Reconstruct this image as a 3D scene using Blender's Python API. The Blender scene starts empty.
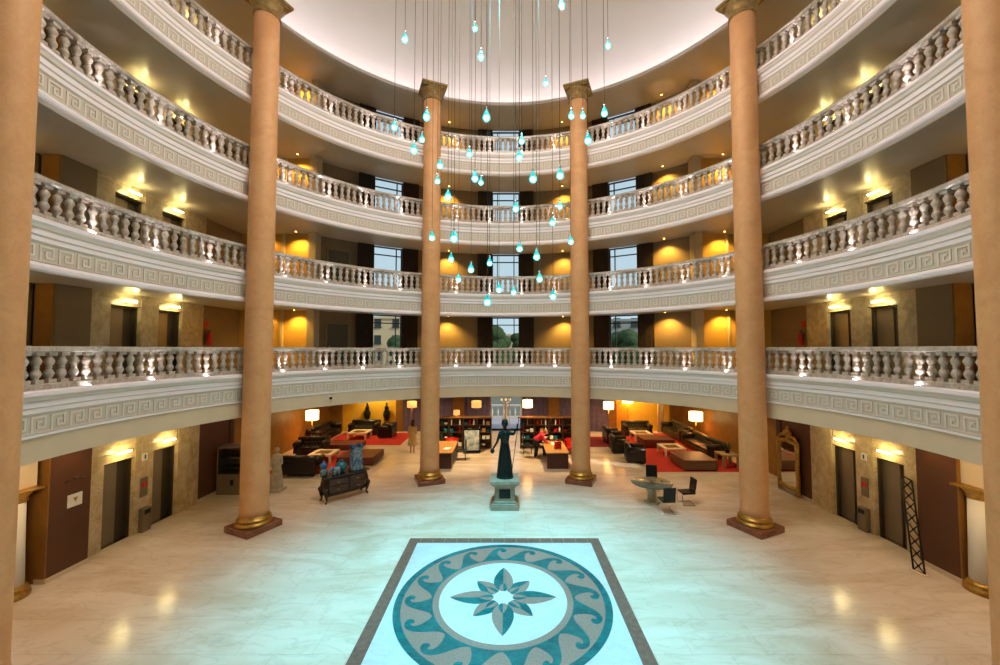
import bpy, bmesh, math, random
from mathutils import Vector, Matrix
random.seed(7)
PI = math.pi
SC = bpy.context.scene
COL = SC.collection
D2R = math.radians
CY = 9.6                 # centre of the round atrium
RT1 = 6.06               # top of the first balcony rail
FH = 3.5                 # storey height

def P(th, r, z=0.0):
    a = D2R(th)
    return Vector((r*math.sin(a), CY + r*math.cos(a), z))

# ------------------------------------------------------------------ materials
def new_mat(name):
    m = bpy.data.materials.new(name); m.use_nodes = True
    nt = m.node_tree; b = nt.nodes['Principled BSDF']
    return m, nt, b
def srgb(c):
    return tuple(((x/255.0)/12.92 if x/255.0 <= 0.04045 else ((x/255.0+0.055)/1.055)**2.4) for x in c)
def mat(name, c, rough=0.5, metal=0.0, var=0.12, scale=4.0, c2=None, emit=None, es=0.0, spec=0.5, bump=0.0, trans=0.0, ior=1.45, alpha=1.0):
    m, nt, b = new_mat(name)
    c = srgb(c); c2 = srgb(c2) if c2 else tuple(x*(1-var) for x in c)
    tc = nt.nodes.new('ShaderNodeTexCoord'); no = nt.nodes.new('ShaderNodeTexNoise')
    no.inputs['Scale'].default_value = scale; no.inputs['Detail'].default_value = 5
    nt.links.new(tc.outputs['Object'], no.inputs['Vector'])
    rp = nt.nodes.new('ShaderNodeValToRGB')
    rp.color_ramp.elements[0].position = 0.35; rp.color_ramp.elements[0].color = (*c2, 1)
    rp.color_ramp.elements[1].position = 0.65; rp.color_ramp.elements[1].color = (*c, 1)
    nt.links.new(no.outputs['Fac'], rp.inputs['Fac']); nt.links.new(rp.outputs['Color'], b.inputs['Base Color'])
    b.inputs['Roughness'].default_value = rough; b.inputs['Metallic'].default_value = metal
    b.inputs['Specular IOR Level'].default_value = spec
    b.inputs['Transmission Weight'].default_value = trans; b.inputs['IOR'].default_value = ior
    b.inputs['Alpha'].default_value = alpha
    if emit:
        b.inputs['Emission Color'].default_value = (*srgb(emit), 1); b.inputs['Emission Strength'].default_value = es
    if bump:
        bp = nt.nodes.new('ShaderNodeBump'); bp.inputs['Strength'].default_value = bump
        nt.links.new(no.outputs['Fac'], bp.inputs['Height']); nt.links.new(bp.outputs['Normal'], b.inputs['Normal'])
    return m

def marble(name, c1, c2, c3, scale=0.35, rough=0.16, tiles=0.0, joint=(0.82, 0.79, 0.75), vein=0.45, stretch=2.2, dist=2.0):
    m, nt, b = new_mat(name); N = nt.nodes; L = nt.links
    g = N.new('ShaderNodeNewGeometry')
    mp = N.new('ShaderNodeMapping'); mp.inputs['Rotation'].default_value = (0.3, 0.2, 0.6); mp.inputs['Scale'].default_value = (1, stretch, 1.6)
    L.new(g.outputs['Position'], mp.inputs['Vector'])
    n1 = N.new('ShaderNodeTexNoise'); n1.inputs['Scale'].default_value = scale; n1.inputs['Detail'].default_value = 9; n1.inputs['Distortion'].default_value = 1.2
    n2 = N.new('ShaderNodeTexNoise'); n2.inputs['Scale'].default_value = scale*2.6; n2.inputs['Detail'].default_value = 8; n2.inputs['Distortion'].default_value = dist
    L.new(mp.outputs['Vector'], n1.inputs['Vector']); L.new(mp.outputs['Vector'], n2.inputs['Vector'])
    r1 = N.new('ShaderNodeValToRGB'); e = r1.color_ramp.elements
    e[0].position = 0.32; e[0].color = (*srgb(c2), 1); e[1].position = 0.62; e[1].color = (*srgb(c1), 1)
    L.new(n1.outputs['Fac'], r1.inputs['Fac'])
    r2 = N.new('ShaderNodeValToRGB'); e = r2.color_ramp.elements
    e[0].position = 0.47; e[0].color = (0, 0, 0, 1); e[1].position = 0.5; e[1].color = (1, 1, 1, 1)
    x = e.new(0.535); x.color = (0, 0, 0, 1)
    L.new(n2.outputs['Fac'], r2.inputs['Fac'])
    mul = N.new('ShaderNodeMath'); mul.operation = 'MULTIPLY'; mul.inputs[1].default_value = vein
    L.new(r2.outputs['Color'], mul.inputs[0])
    mx = N.new('ShaderNodeMix'); mx.data_type = 'RGBA'; mx.inputs['B'].default_value = (*srgb(c3), 1)
    L.new(mul.outputs['Value'], mx.inputs['Factor']); L.new(r1.outputs['Color'], mx.inputs['A'])
    out = mx.outputs['Result']
    if tiles:
        br = N.new('ShaderNodeTexBrick'); br.offset = 0.5; br.inputs['Scale'].default_value = 1.0/tiles
        br.inputs['Brick Width'].default_value = 1.5; br.inputs['Row Height'].default_value = 1.0
        br.inputs['Mortar Size'].default_value = 0.006
        br.inputs['Color1'].default_value = (1, 1, 1, 1); br.inputs['Color2'].default_value = (0.97, 0.965, 0.955, 1)
        br.inputs['Mortar'].default_value = (*joint, 1)
        L.new(g.outputs['Position'], br.inputs['Vector'])
        mm = N.new('ShaderNodeMix'); mm.data_type = 'RGBA'; mm.blend_type = 'MULTIPLY'; mm.inputs['Factor'].default_value = 1
        L.new(out, mm.inputs['A']); L.new(br.outputs['Color'], mm.inputs['B']); out = mm.outputs['Result']
    L.new(out, b.inputs['Base Color'])
    b.inputs['Roughness'].default_value = rough
    return m

def emis(name, c, s):
    m, nt, b = new_mat(name)
    no = nt.nodes.new('ShaderNodeTexNoise'); no.inputs['Scale'].default_value = 2.0
    b.inputs['Base Color'].default_value = (*srgb(c), 1)
    b.inputs['Emission Color'].default_value = (*srgb(c), 1); b.inputs['Emission Strength'].default_value = s
    return m

M = {}
M['floor'] = marble('cream_marble_floor', (224, 209, 190), (204, 182, 156), (158, 128, 104), 0.34, 0.17, 1.0, vein=0.19, stretch=2.8, dist=0.7)
M['inlay_white'] = marble('white_inlay_marble', (206, 206, 202), (196, 194, 190), (180, 178, 174), 0.4, 0.15)
M['inlay_teal'] = marble('teal_inlay_marble', (10, 104, 104), (4, 78, 82), (50, 140, 138), 1.6, 0.15)
M['inlay_taupe'] = mat('taupe_inlay_granite', (158, 132, 118), 0.2, var=0.3, scale=40)
M['inlay_brown'] = mat('brown_inlay_marble', (128, 96, 82), 0.2, var=0.25, scale=9)
M['plaster'] = mat('white_moulded_plaster', (226, 218, 206), 0.55, var=0.04, scale=2)
M['lip'] = mat('bright_white_moulding', (246, 240, 244), 0.4, var=0.02, scale=2)  # whiter colour on ledges and lips stands in for the light on them
M['key_ground'] = mat('greek_key_ground', (205, 197, 184), 0.6, var=0.05, scale=3)
M['beige_plaster'] = mat('beige_plaster', (214, 196, 166), 0.6, var=0.05, scale=2)
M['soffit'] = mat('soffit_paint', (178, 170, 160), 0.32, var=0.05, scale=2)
M['dome'] = mat('dome_cream_paint', (220, 214, 202), 0.7, var=0.03, scale=1)
M['column'] = marble('peach_marble', (218, 166, 114), (208, 154, 102), (198, 142, 96), 0.9, 0.55)
M['plinth'] = marble('red_brown_marble', (138, 84, 58), (112, 64, 44), (160, 110, 80), 2.0, 0.2)
M['gold'] = mat('antique_gold', (196, 152, 72), 0.35, 0.75, var=0.35, scale=14)
M['capital'] = mat('olive_gilt_plaster', (164, 134, 78), 0.45, 0.35, var=0.4, scale=9)
M['baluster'] = marble('grey_white_marble', (196, 184, 170), (166, 154, 140), (100, 92, 84), 2.2, 0.28)
M['rail'] = marble('veined_rail_marble', (196, 186, 172), (160, 150, 138), (84, 78, 72), 3.0, 0.16)
M['wall_taupe'] = mat('taupe_wall_paint', (124, 104, 80), 0.7, var=0.06, scale=2)
M['wall_amber'] = mat('ochre_wall_paint', (178, 136, 66), 0.7, var=0.06, scale=2)
M['wall_brown'] = mat('chocolate_wall_paint', (94, 58, 36), 0.5, var=0.1, scale=2)
M['wall_orange'] = mat('caramel_wood_panel', (150, 106, 48), 0.45, var=0.2, scale=3)
M['wall_yellow'] = mat('saffron_wall_paint', (228, 174, 50), 0.6, var=0.08, scale=2)
M['wall_plain'] = mat('plain_wall_paint', (178, 160, 132), 0.7, var=0.05, scale=2)
M['elev_marble'] = marble('onyx_elevator_marble', (218, 198, 160), (192, 166, 124), (146, 112, 78), 1.1, 0.22)
M['elev_marble_grey'] = marble('pale_elevator_marble', (194, 180, 154), (168, 152, 126), (128, 112, 90), 1.6, 0.25)
M['steel'] = mat('brushed_bronze_steel', (140, 126, 108), 0.35, 0.55, var=0.1, scale=2)
M['steel_dark'] = mat('dark_door_steel', (84, 74, 62), 0.4, 0.5, var=0.1, scale=2)
M['chrome'] = mat('chrome', (200, 200, 200), 0.15, 1.0, var=0.05)
M['black'] = mat('black_lacquer', (18, 16, 15), 0.3, var=0.2)
M['leather'] = mat('black_leather', (30, 25, 21), 0.3, var=0.3, scale=16, bump=0.1)
M['leather_green'] = mat('dark_olive_leather', (46, 42, 28), 0.32, var=0.3, scale=14, bump=0.1)
M['button'] = mat('leather_button', (176, 160, 134), 0.2, var=0.1)  # buttons coloured pale to stand in for highlights on the dark leather
M['ottoman'] = mat('maroon_leather', (104, 46, 36), 0.4, var=0.15, scale=5)
M['ottoman_brown'] = mat('brown_leather', (120, 84, 60), 0.38, var=0.15, scale=5)
M['rug_red'] = mat('red_wool_rug', (186, 44, 30), 0.95, var=0.2, scale=30, bump=0.3)
M['rug_dark'] = mat('crimson_wool_rug', (120, 24, 28), 0.95, var=0.2, scale=30, bump=0.3)
M['white_wood'] = mat('white_lacquered_wood', (232, 214, 184), 0.4, var=0.05)
M['table_inset'] = mat('tan_table_inset', (142, 104, 58), 0.2, var=0.2, scale=6)
M['wood_dark'] = mat('dark_walnut', (76, 48, 32), 0.35, var=0.35, scale=7)
M['wood_tan'] = mat('honey_oak_top', (198, 146, 86), 0.3, var=0.2, scale=6)
M['wood_pale'] = mat('pale_oak', (178, 152, 112), 0.4, var=0.15, scale=6)
M['brown_panel'] = mat('brown_desk_panel', (70, 44, 38), 0.35, var=0.15, scale=5)
M['shade'] = emis('lit_lamp_shade', (255, 214, 140), 5.0)
M['shade_dim'] = emis('softly_lit_lamp_shade', (246, 190, 110), 1.0)
M['curtain'] = mat('chocolate_curtain', (62, 48, 40), 0.9, var=0.25, scale=5)
M['curtain_purple'] = mat('violet_sheer_curtain', (104, 92, 124), 0.8, var=0.25, scale=3)
M['cream_curtain'] = mat('cream_curtain', (236, 206, 150), 0.9, var=0.1, scale=5)
M['frame_dark'] = mat('dark_window_frame', (58, 60, 60), 0.4, 0.3)
M['bronze'] = mat('verdigris_bronze', (30, 44, 42), 0.35, 0.55, var=0.4, scale=8)
M['pedestal'] = marble('grey_green_pedestal_stone', (168, 156, 132), (146, 136, 114), (104, 98, 84), 2.0, 0.35)
M['commode'] = mat('dark_commode_veneer', (54, 34, 22), 0.3, var=0.4, scale=6)
M['commode_edge'] = mat('black_marble_top', (40, 36, 34), 0.15, var=0.3, scale=6)
M['blue_glaze'] = mat('cobalt_glaze', (66, 122, 178), 0.2, var=0.6, scale=14, c2=(34, 60, 84))
M['teal_glaze'] = mat('teal_glaze', (38, 128, 142), 0.15, var=0.4, scale=10)
M['pale_glaze'] = mat('pale_blue_glaze', (140, 166, 176), 0.25, var=0.5, scale=20, c2=(60, 96, 122))
M['stone_figure'] = marble('pale_stone_figure', (206, 192, 168), (180, 166, 142), (140, 126, 104), 2.0, 0.5)
M['skin'] = mat('skin', (196, 146, 112), 0.6, var=0.06)
M['hair'] = mat('brown_hair', (48, 30, 20), 0.5, var=0.3, scale=20)
M['hair_fair'] = mat('fair_hair', (150, 110, 66), 0.5, var=0.3, scale=20)
M['pink'] = mat('raspberry_knit', (206, 40, 66), 0.8, var=0.15, scale=10)
M['beige_cloth'] = mat('beige_wool_coat', (190, 158, 112), 0.85, var=0.15, scale=10)
M['black_cloth'] = mat('black_trousers', (24, 22, 24), 0.8, var=0.2)
M['red'] = mat('signal_red', (186, 24, 20), 0.35, var=0.1)
M['white'] = mat('white_enamel', (236, 234, 228), 0.4, var=0.03)
M['paper'] = mat('white_paper', (250, 244, 230), 0.7, var=0.03)
M['glass'] = mat('clear_glass', (235, 245, 245), 0.02, var=0.0, trans=1.0, ior=1.02, spec=0.3)
M['glass_table'] = mat('green_tinted_glass', (222, 230, 208), 0.04, var=0.03, trans=0.9, ior=1.2)
M['mirror'] = mat('mirror_glass', (225, 225, 220), 0.02, 1.0, var=0.02)
M['iron'] = mat('wrought_iron', (38, 34, 32), 0.45, 0.5, var=0.3)
M['brass'] = mat('polished_brass', (214, 172, 84), 0.25, 0.9, var=0.1)
M['sconce_glow'] = emis('sconce_bulb', (255, 232, 150), 40.0)
M['uplight_glow'] = emis('uplight_lens', (255, 246, 250), 30.0)
M['amber_glow'] = emis('amber_downlight_lens', (255, 190, 90), 30.0)
M['teal_glow'] = emis('teal_pendant_core', (130, 250, 255), 26.0)
M['teal_glass'] = mat('teal_pendant_glass', (116, 228, 238), 0.25, var=0.2, scale=30, trans=1.0, ior=1.15, emit=(0, 190, 190), es=0.6)
M['cord'] = mat('pendant_cord', (96, 84, 72), 0.6)
M['cove_glow'] = emis('cove_tube', (246, 236, 255), 19.0)
M['terrace'] = mat('lilac_terrace_paving', (196, 184, 196), 0.6, var=0.1)
M['building_cream'] = mat('cream_render', (214, 186, 146), 0.8, var=0.08)
M['building_grey'] = mat('grey_render', (150, 150, 144), 0.8, var=0.08)
M['foliage'] = mat('tree_foliage', (62, 84, 44), 0.9, var=0.5, scale=3)
M['bark'] = mat('tree_bark', (70, 54, 40), 0.9)
M['grass'] = mat('dry_grass_ground', (128, 124, 112), 0.95, var=0.3)
M['post_orange'] = mat('terracotta_post', (220, 150, 84), 0.6)
M['display_red'] = mat('red_display', (200, 30, 20), 0.4, emit=(220, 40, 26), es=0.15)
M['sheer_sky'] = mat('white_roller', (220, 226, 230), 0.8)

# ------------------------------------------------------------------ mesh helpers
class MB:
    def __init__(s): s.bm = bmesh.new(); s.mi = 0
    def _done(s, faces, smooth=False):
        for f in faces:
            f.material_index = s.mi; f.smooth = smooth
    def box(s, c, d, rz=0.0, bev=0.0, rot=None, seg=2):
        mtx = Matrix.Translation(c) @ (rot if rot is not None else Matrix.Rotation(rz, 4, 'Z')) @ Matrix.Diagonal((d[0], d[1], d[2], 1))
        r = bmesh.ops.create_cube(s.bm, size=1, matrix=mtx)
        vs = r['verts']; fs = list({f for v in vs for f in v.link_faces})
        if bev > 0:
            es = list({e for v in vs for e in v.link_edges})
            rr = bmesh.ops.bevel(s.bm, geom=es, offset=bev, segments=seg, affect='EDGES', profile=0.5)
            fs = list(set([f for f in fs if f.is_valid] + rr['faces']))
        s._done(fs, bev > 0); return s
    def lathe(s, prof, c=(0, 0, 0), seg=20, a0=0, a1=2*PI, sx=1, sy=1, smooth=True, rot=None):
        full = abs(a1-a0-2*PI) < 1e-6; n = seg if full else seg+1
        c = Vector(c); rings = []
        for (r, z) in prof:
            ring = []
            for i in range(n):
                a = a0+(a1-a0)*i/seg
                v = Vector((r*math.cos(a)*sx, r*math.sin(a)*sy, z))
                if rot is not None: v = rot @ v
                ring.append(s.bm.verts.new(c+v))
            rings.append(ring)
        fs = []
        for k in range(len(rings)-1):
            for i in range(n if full else n-1):
                j = (i+1) % n
                try: fs.append(s.bm.faces.new((rings[k][i], rings[k][j], rings[k+1][j], rings[k+1][i])))
                except ValueError: pass
        if full:
            if prof[0][0] > 1e-5: fs.append(s.bm.faces.new(list(reversed(rings[0]))))
            if prof[-1][0] > 1e-5: fs.append(s.bm.faces.new(rings[-1]))
        s._done(fs, smooth); return s
    def tube(s, pts, r, seg=8, cap=True):
        pts = [Vector(p) for p in pts]; rs = r if isinstance(r, (list, tuple)) else [r]*len(pts)
        rings = []; up = Vector((0.13, 0.31, 1)).normalized()
        for i, p in enumerate(pts):
            t = (pts[min(i+1, len(pts)-1)]-pts[max(i-1, 0)]).normalized()
            a = t.cross(up)
            if a.length < 1e-3: a = t.cross(Vector((1, 0, 0)))
            a.normalize(); b = t.cross(a)
            rings.append([s.bm.verts.new(p+(a*math.cos(2*PI*k/seg)+b*math.sin(2*PI*k/seg))*rs[i]) for k in range(seg)])
        fs = []
        for i in range(len(rings)-1):
            for k in range(seg):
                j = (k+1) % seg
                fs.append(s.bm.faces.new((rings[i][k], rings[i][j], rings[i+1][j], rings[i+1][k])))
        if cap:
            fs.append(s.bm.faces.new(list(reversed(rings[0])))); fs.append(s.bm.faces.new(rings[-1]))
        s._done(fs, True); return s
    def ball(s, c, r, seg=12, sc=(1, 1, 1)):
        m = Matrix.Translation(c) @ Matrix.Diagonal((r*sc[0], r*sc[1], r*sc[2], 1))
        q = bmesh.ops.create_uvsphere(s.bm, u_segments=seg, v_segments=max(6, seg*2//3), radius=1, matrix=m)
        s._done(list({f for v in q['verts'] for f in v.link_faces}), True); return s
    def limb(s, p0, p1, r0, r1):
        p0 = Vector(p0); p1 = Vector(p1)
        s.tube([p0, p0.lerp(p1, 0.5), p1], [r0, (r0+r1)/2, r1], 12); s.ball(p0, r0*0.99, 12); s.ball(p1, r1*0.99, 12); return s
    def prism(s, poly, z0, z1):
        a = [s.bm.verts.new((x, y, z0)) for x, y in poly]; b = [s.bm.verts.new((x, y, z1)) for x, y in poly]
        fs = [s.bm.faces.new(list(reversed(a))), s.bm.faces.new(b)]; n = len(poly)
        for i in range(n): fs.append(s.bm.faces.new((a[i], a[(i+1) % n], b[(i+1) % n], b[i])))
        s._done(fs); return s
    def poly(s, pts):
        f = s.bm.faces.new([s.bm.verts.new(p) for p in pts]); s._done([f]); return s
    def sweep(s, prof, t0, t1, n, closed=True, caps=True, rfun=None, smooth=False, mats=None):
        """sweep a (r,z) profile about the atrium centre"""
        rings = []
        for i in range(n+1):
            th = t0+(t1-t0)*i/n
            rings.append([s.bm.verts.new(P(th, rfun(th) if r is None else r, z)) for r, z in prof])
        m = len(prof)
        for i in range(n):
            for k in range(m if closed else m-1):
                j = (k+1) % m
                f = s.bm.faces.new((rings[i][k], rings[i+1][k], rings[i+1][j], rings[i][j]))
                f.material_index = mats[k] if mats else s.mi; f.smooth = smooth
        if closed and caps:
            s._done([s.bm.faces.new(list(reversed(rings[0]))), s.bm.faces.new(rings[-1])])
        return s

def obj(name, mb, mats, parent=None, off=None, loc=None, rot=None, sub=0, remesh=0.0):
    me = bpy.data.meshes.new(name)
    if off is not None: bmesh.ops.translate(mb.bm, verts=mb.bm.verts, vec=-Vector(off))
    bmesh.ops.recalc_face_normals(mb.bm, faces=mb.bm.faces)
    mb.bm.to_mesh(me); mb.bm.free()
    for m in (mats if isinstance(mats, (list, tuple)) else [mats]): me.materials.append(m)
    o = bpy.data.objects.new(name, me); COL.objects.link(o)
    if parent is not None: o.parent = parent
    if loc is not None: o.location = loc
    if rot is not None: o.rotation_euler = rot
    if remesh:
        md = o.modifiers.new('remesh', 'REMESH'); md.mode = 'VOXEL'; md.voxel_size = remesh; md.use_smooth_shade = True
        ms = o.modifiers.new('smooth', 'SMOOTH'); ms.factor = 0.5; ms.iterations = 3
    if sub:
        md = o.modifiers.new('sub', 'SUBSURF'); md.levels = sub; md.render_levels = sub
    return o
def link_copy(src, parent=None, loc=None, rz=None):
    o = src.copy(); COL.objects.link(o)
    if parent is not None: o.parent = parent
    if loc is not None: o.location = loc
    if rz is not None: o.rotation_euler = (0, 0, rz)
    return o
def tag(o, label, cat, group=None, kind=None):
    o['label'] = label; o['category'] = cat
    if group: o['group'] = group
    if kind: o['kind'] = kind
    return o
def thing(name, label, cat, loc=(0, 0, 0), rz=0.0, group=None):
    o = bpy.data.objects.new(name, None); COL.objects.link(o)
    o.empty_display_size = 0.2
    o.location = loc; o.rotation_euler = (0, 0, rz)
    return tag(o, label, cat, group)
def dup(root, loc, rz, label=None, group=None):
    r = root.copy(); COL.objects.link(r); r.location = loc; r.rotation_euler = (0, 0, rz)
    if label: r['label'] = label
    if group: r['group'] = group
    for ch in list(root.children):
        c = ch.copy(); COL.objects.link(c); c.parent = r
        for g in list(ch.children):
            d = g.copy(); COL.objects.link(d); d.parent = c
    return r
def struct(name, mb, mats, parent=None, **k):
    o = obj(name, mb, mats, parent, **k)
    if parent is None: o['kind'] = 'structure'
    return o
def lamp(kind, loc, e, c, rad=0.05, target=None, angle=60, blend=0.6, size=None):
    l = bpy.data.lights.new('lamp', kind); l.energy = e; l.color = c
    if kind in ('POINT', 'SPOT'): l.shadow_soft_size = rad
    if kind == 'SPOT': l.spot_size = D2R(angle); l.spot_blend = blend
    if kind == 'AREA': l.shape = 'DISK'; l.size = size or 1
    o = bpy.data.objects.new('lamp', l); COL.objects.link(o); o.location = loc
    if target is not None:
        o.rotation_euler = (Vector(target)-Vector(loc)).to_track_quat('-Z', 'Y').to_euler()
    return o

ORD = ['first', 'second', 'third', 'fourth', 'fifth', 'sixth', 'seventh', 'eighth', 'ninth', 'tenth', 'eleventh', 'twelfth']
ords = lambda i: ORD[i]
LEVEL = {1: 'first', 2: 'second', 3: 'third', 4: 'top'}
def rail_top(l): return RT1+FH*(l-1)
def floor_z(l): return 0.0 if l == 0 else rail_top(l)-0.98
def ceil_z(l): return 3.72 if l == 0 else rail_top(l)+1.69

# ------------------------------------------------------------------ camera
cam = bpy.data.cameras.new('camera'); cam.sensor_width = 36; cam.lens = 36*394/1000.0; cam.clip_start = 0.05; cam.clip_end = 500
co = bpy.data.objects.new('camera', cam); COL.objects.link(co)
co.location = (0.11, 0, 6.0); co.rotation_euler = (D2R(92.4), 0, 0); cam.shift_x = -0.0077
SC.camera = co

# ------------------------------------------------------------------ plan of the upper walls
WALL_R = 12.1
TW = 45.5                                   # the curved back wall runs from -TW to TW
YB = 17.75                                  # recessed ochre wall
XS = 12.0                                   # lift walls
def r_wall(th):
    a = abs(th)
    if a <= TW: return WALL_R
    s, c = math.sin(D2R(a)), math.cos(D2R(a))
    cand = []
    if c > 1e-4: cand.append((YB+0.1-CY)/c)
    if s > 1e-4: cand.append((XS+0.5)/s)
    if c < -1e-4: cand.append((CY+2.5)/-c)
    return min(cand)

# ------------------------------------------------------------------ floor and its inlay
struct('floor', MB().box((0, 12, -0.1), (30, 36, 0.2)), M['floor'])
MC = Vector((0, 9.78, 0))
med = thing('floor_medallion', 'inlaid teal and taupe flower medallion in a brown square frame on floor', 'floor inlay', MC)
def flat_ring(r0, r1, z, n=96):
    mb = MB()
    for i in range(n):
        a, b = 2*PI*i/n, 2*PI*(i+1)/n
        q = [(r0, a), (r1, a), (r1, b), (r0, b)]
        if r0 < 1e-6: q = [(0, 0), (r1, a), (r1, b)]
        mb.poly([(r*math.cos(t), r*math.sin(t), z) for r, t in q])
    bmesh.ops.remove_doubles(mb.bm, verts=mb.bm.verts, dist=1e-5)
    return mb
S = 2.98; bw = 0.3
mb = MB()
for (x0, y0, x1, y1) in ((-S, S-bw, S, S), (-S, -S, S, -S+bw), (-S, -S+bw, -S+bw, S-bw), (S-bw, -S+bw, S, S-bw)):
    nx = 1 if (x1-x0) < 1 else 16; ny = 1 if (y1-y0) < 1 else 16
    for i in range(nx):
        for j in range(ny):
            a, b = x0+(x1-x0)*i/nx, x0+(x1-x0)*(i+1)/nx; c, d = y0+(y1-y0)*j/ny, y0+(y1-y0)*(j+1)/ny
            g = 0.006
            mb.box(((a+b)/2, (c+d)/2, 0.003), (b-a-g, d-c-g, 0.006))
obj('square_frame', mb, M['inlay_brown'], med)
obj('white_field', MB().box((0, 0, 0.0015), (2*(S-bw), 2*(S-bw), 0.003)), M['inlay_white'], med)
obj('outer_ring', flat_ring(2.40, 2.57, 0.0055), M['inlay_teal'], med)
obj('taupe_ring', flat_ring(1.53, 2.40, 0.0045), M['inlay_taupe'], med)
# running-dog wave: teal band with curling crests
NW = 16
def wave_pts():
    # one unit: u along the band, v outward; smoothed through control points
    c = [(-.12, .03), (0, .05), (.12, .09), (.24, .19), (.36, .36), (.47, .56), (.58, .75), (.70, .90), (.83, .98), (.96, .97), (1.06, .88), (1.09, .76), (1.04, .66), (.96, .63), (.90, .68), (.91, .76),
         (.86, .78), (.80, .72), (.77, .60), (.78, .45), (.83, .28), (.91, .13), (1.0, .05), (1.12, .03)]
    out = []
    for i in range(1, len(c)-2):
        p0, p1, p2, p3 = c[i-1], c[i], c[i+1], c[i+2]
        for k in range(4):
            t = k/4
            out.append(tuple(0.5*(2*p1[q]+(p2[q]-p0[q])*t+(2*p0[q]-5*p1[q]+4*p2[q]-p3[q])*t*t+(3*p1[q]-p0[q]-3*p2[q]+p3[q])*t**3) for q in (0, 1)))
    return out+[(1.0, .05)]
mb = MB()
R0, R1 = 1.69, 2.36
for w in range(NW):
    pts = wave_pts()+[(1.0-0.1*q, -0.02) for q in range(11)]
    vs = []
    for u, v in pts:
        a = -(w+u)*2*PI/NW; r = R0+(R1-R0)*v
        vs.append((r*math.cos(a), r*math.sin(a), 0.006))
    mb.poly(vs)
bmesh.ops.triangulate(mb.bm, faces=mb.bm.faces)
obj('wave_band', mb, M['inlay_teal'], med)
obj('inner_disc', flat_ring(0, 1.53, 0.0055), M['inlay_white'], med)
def petal(ang, r0, r1, w, z, mats=(0, 1), base=0.25):
    mb = MB()
    for side in (0, 1):
        pts = [(r0, 0)]
        for k in range(1, 12):
            t = k/12; x = r0+(r1-r0)*t
            ww = w*(math.sin(PI*min(1, t**0.75))**0.8)*(1 if t < 1 else 0)
            pts.append((x, ww if side else -ww))
        pts.append((r1, 0))
        ca, sa = math.cos(ang), math.sin(ang)
        mb.mi = mats[side]
        mb.poly([(x*ca-y*sa, x*sa+y*ca, z) for x, y in pts])
    bmesh.ops.triangulate(mb.bm, faces=mb.bm.faces)
    return mb
for k in range(4):
    obj('petal', petal(PI/4+k*PI/2, 0.2, 0.95, 0.22, 0.007), [M['inlay_taupe'], M['inlay_teal']], med)
for k in range(4):
    obj('petal', petal(k*PI/2, 0.22, 1.29, 0.25, 0.008), [M['inlay_taupe'], M['inlay_teal']], med)
for k in range(8):
    obj('inner_petal', petal(k*PI/4, 0.2, 0.58, 0.10, 0.0095), [M['inlay_teal'], M['inlay_taupe']], med)
obj('centre_disc', flat_ring(0, 0.235, 0.010, 32), M['inlay_white'], med)

# ------------------------------------------------------------------ columns
def make_column(th, label):
    c = P(th, 9.22)
    t = thing('column', label, 'column', c, D2R(-th), 'tall peach marble columns round the atrium')
    obj('plinth', MB().box((0, 0, 0.10), (1.2, 1.2, 0.2), bev=0.015), M['plinth'], t)
    obj('base', MB().lathe([(0.53, 0.20), (0.56, 0.225), (0.56, 0.26), (0.53, 0.29), (0.49, 0.30), (0.485, 0.34), (0.51, 0.36), (0.515, 0.39), (0.50, 0.42), (0.46, 0.44), (0.455, 0.48), (0.44, 0.50)], seg=40), M['gold'], t)
    prof = [(0.435, 0.49), (0.425, 0.7)]+[(0.425-0.03*(k/12), 0.7+k/12*16.95) for k in range(1, 13)]
    obj('shaft', MB().lathe(prof, seg=48), M['column'], t)
    mb = MB().lathe([(0.40, 17.62), (0.44, 17.65), (0.44, 17.70), (0.41, 17.73), (0.415, 17.83), (0.45, 17.95), (0.51, 18.06), (0.57, 18.14)], seg=40)
    mb.box((0, 0, 18.17), (1.06, 1.06, 0.08)).box((0, 0, 18.25), (1.18, 1.18, 0.10), bev=0.015)
    obj('capital', mb, M['capital'], t)
    return t
for th, lb in ((-21.9, 'tall peach marble column on lobby floor behind the statue, left side'), (21.9, 'tall peach marble column on lobby floor behind the statue, right side'),
               (-65.4, 'tall peach marble column between left lifts and dark commode'), (65.4, 'tall peach marble column between glass table and right lifts'),
               (-108.2, 'huge near column filling the left edge of the picture'), (108.2, 'huge near column filling the right edge of the picture')):
    make_column(th, lb)

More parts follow.
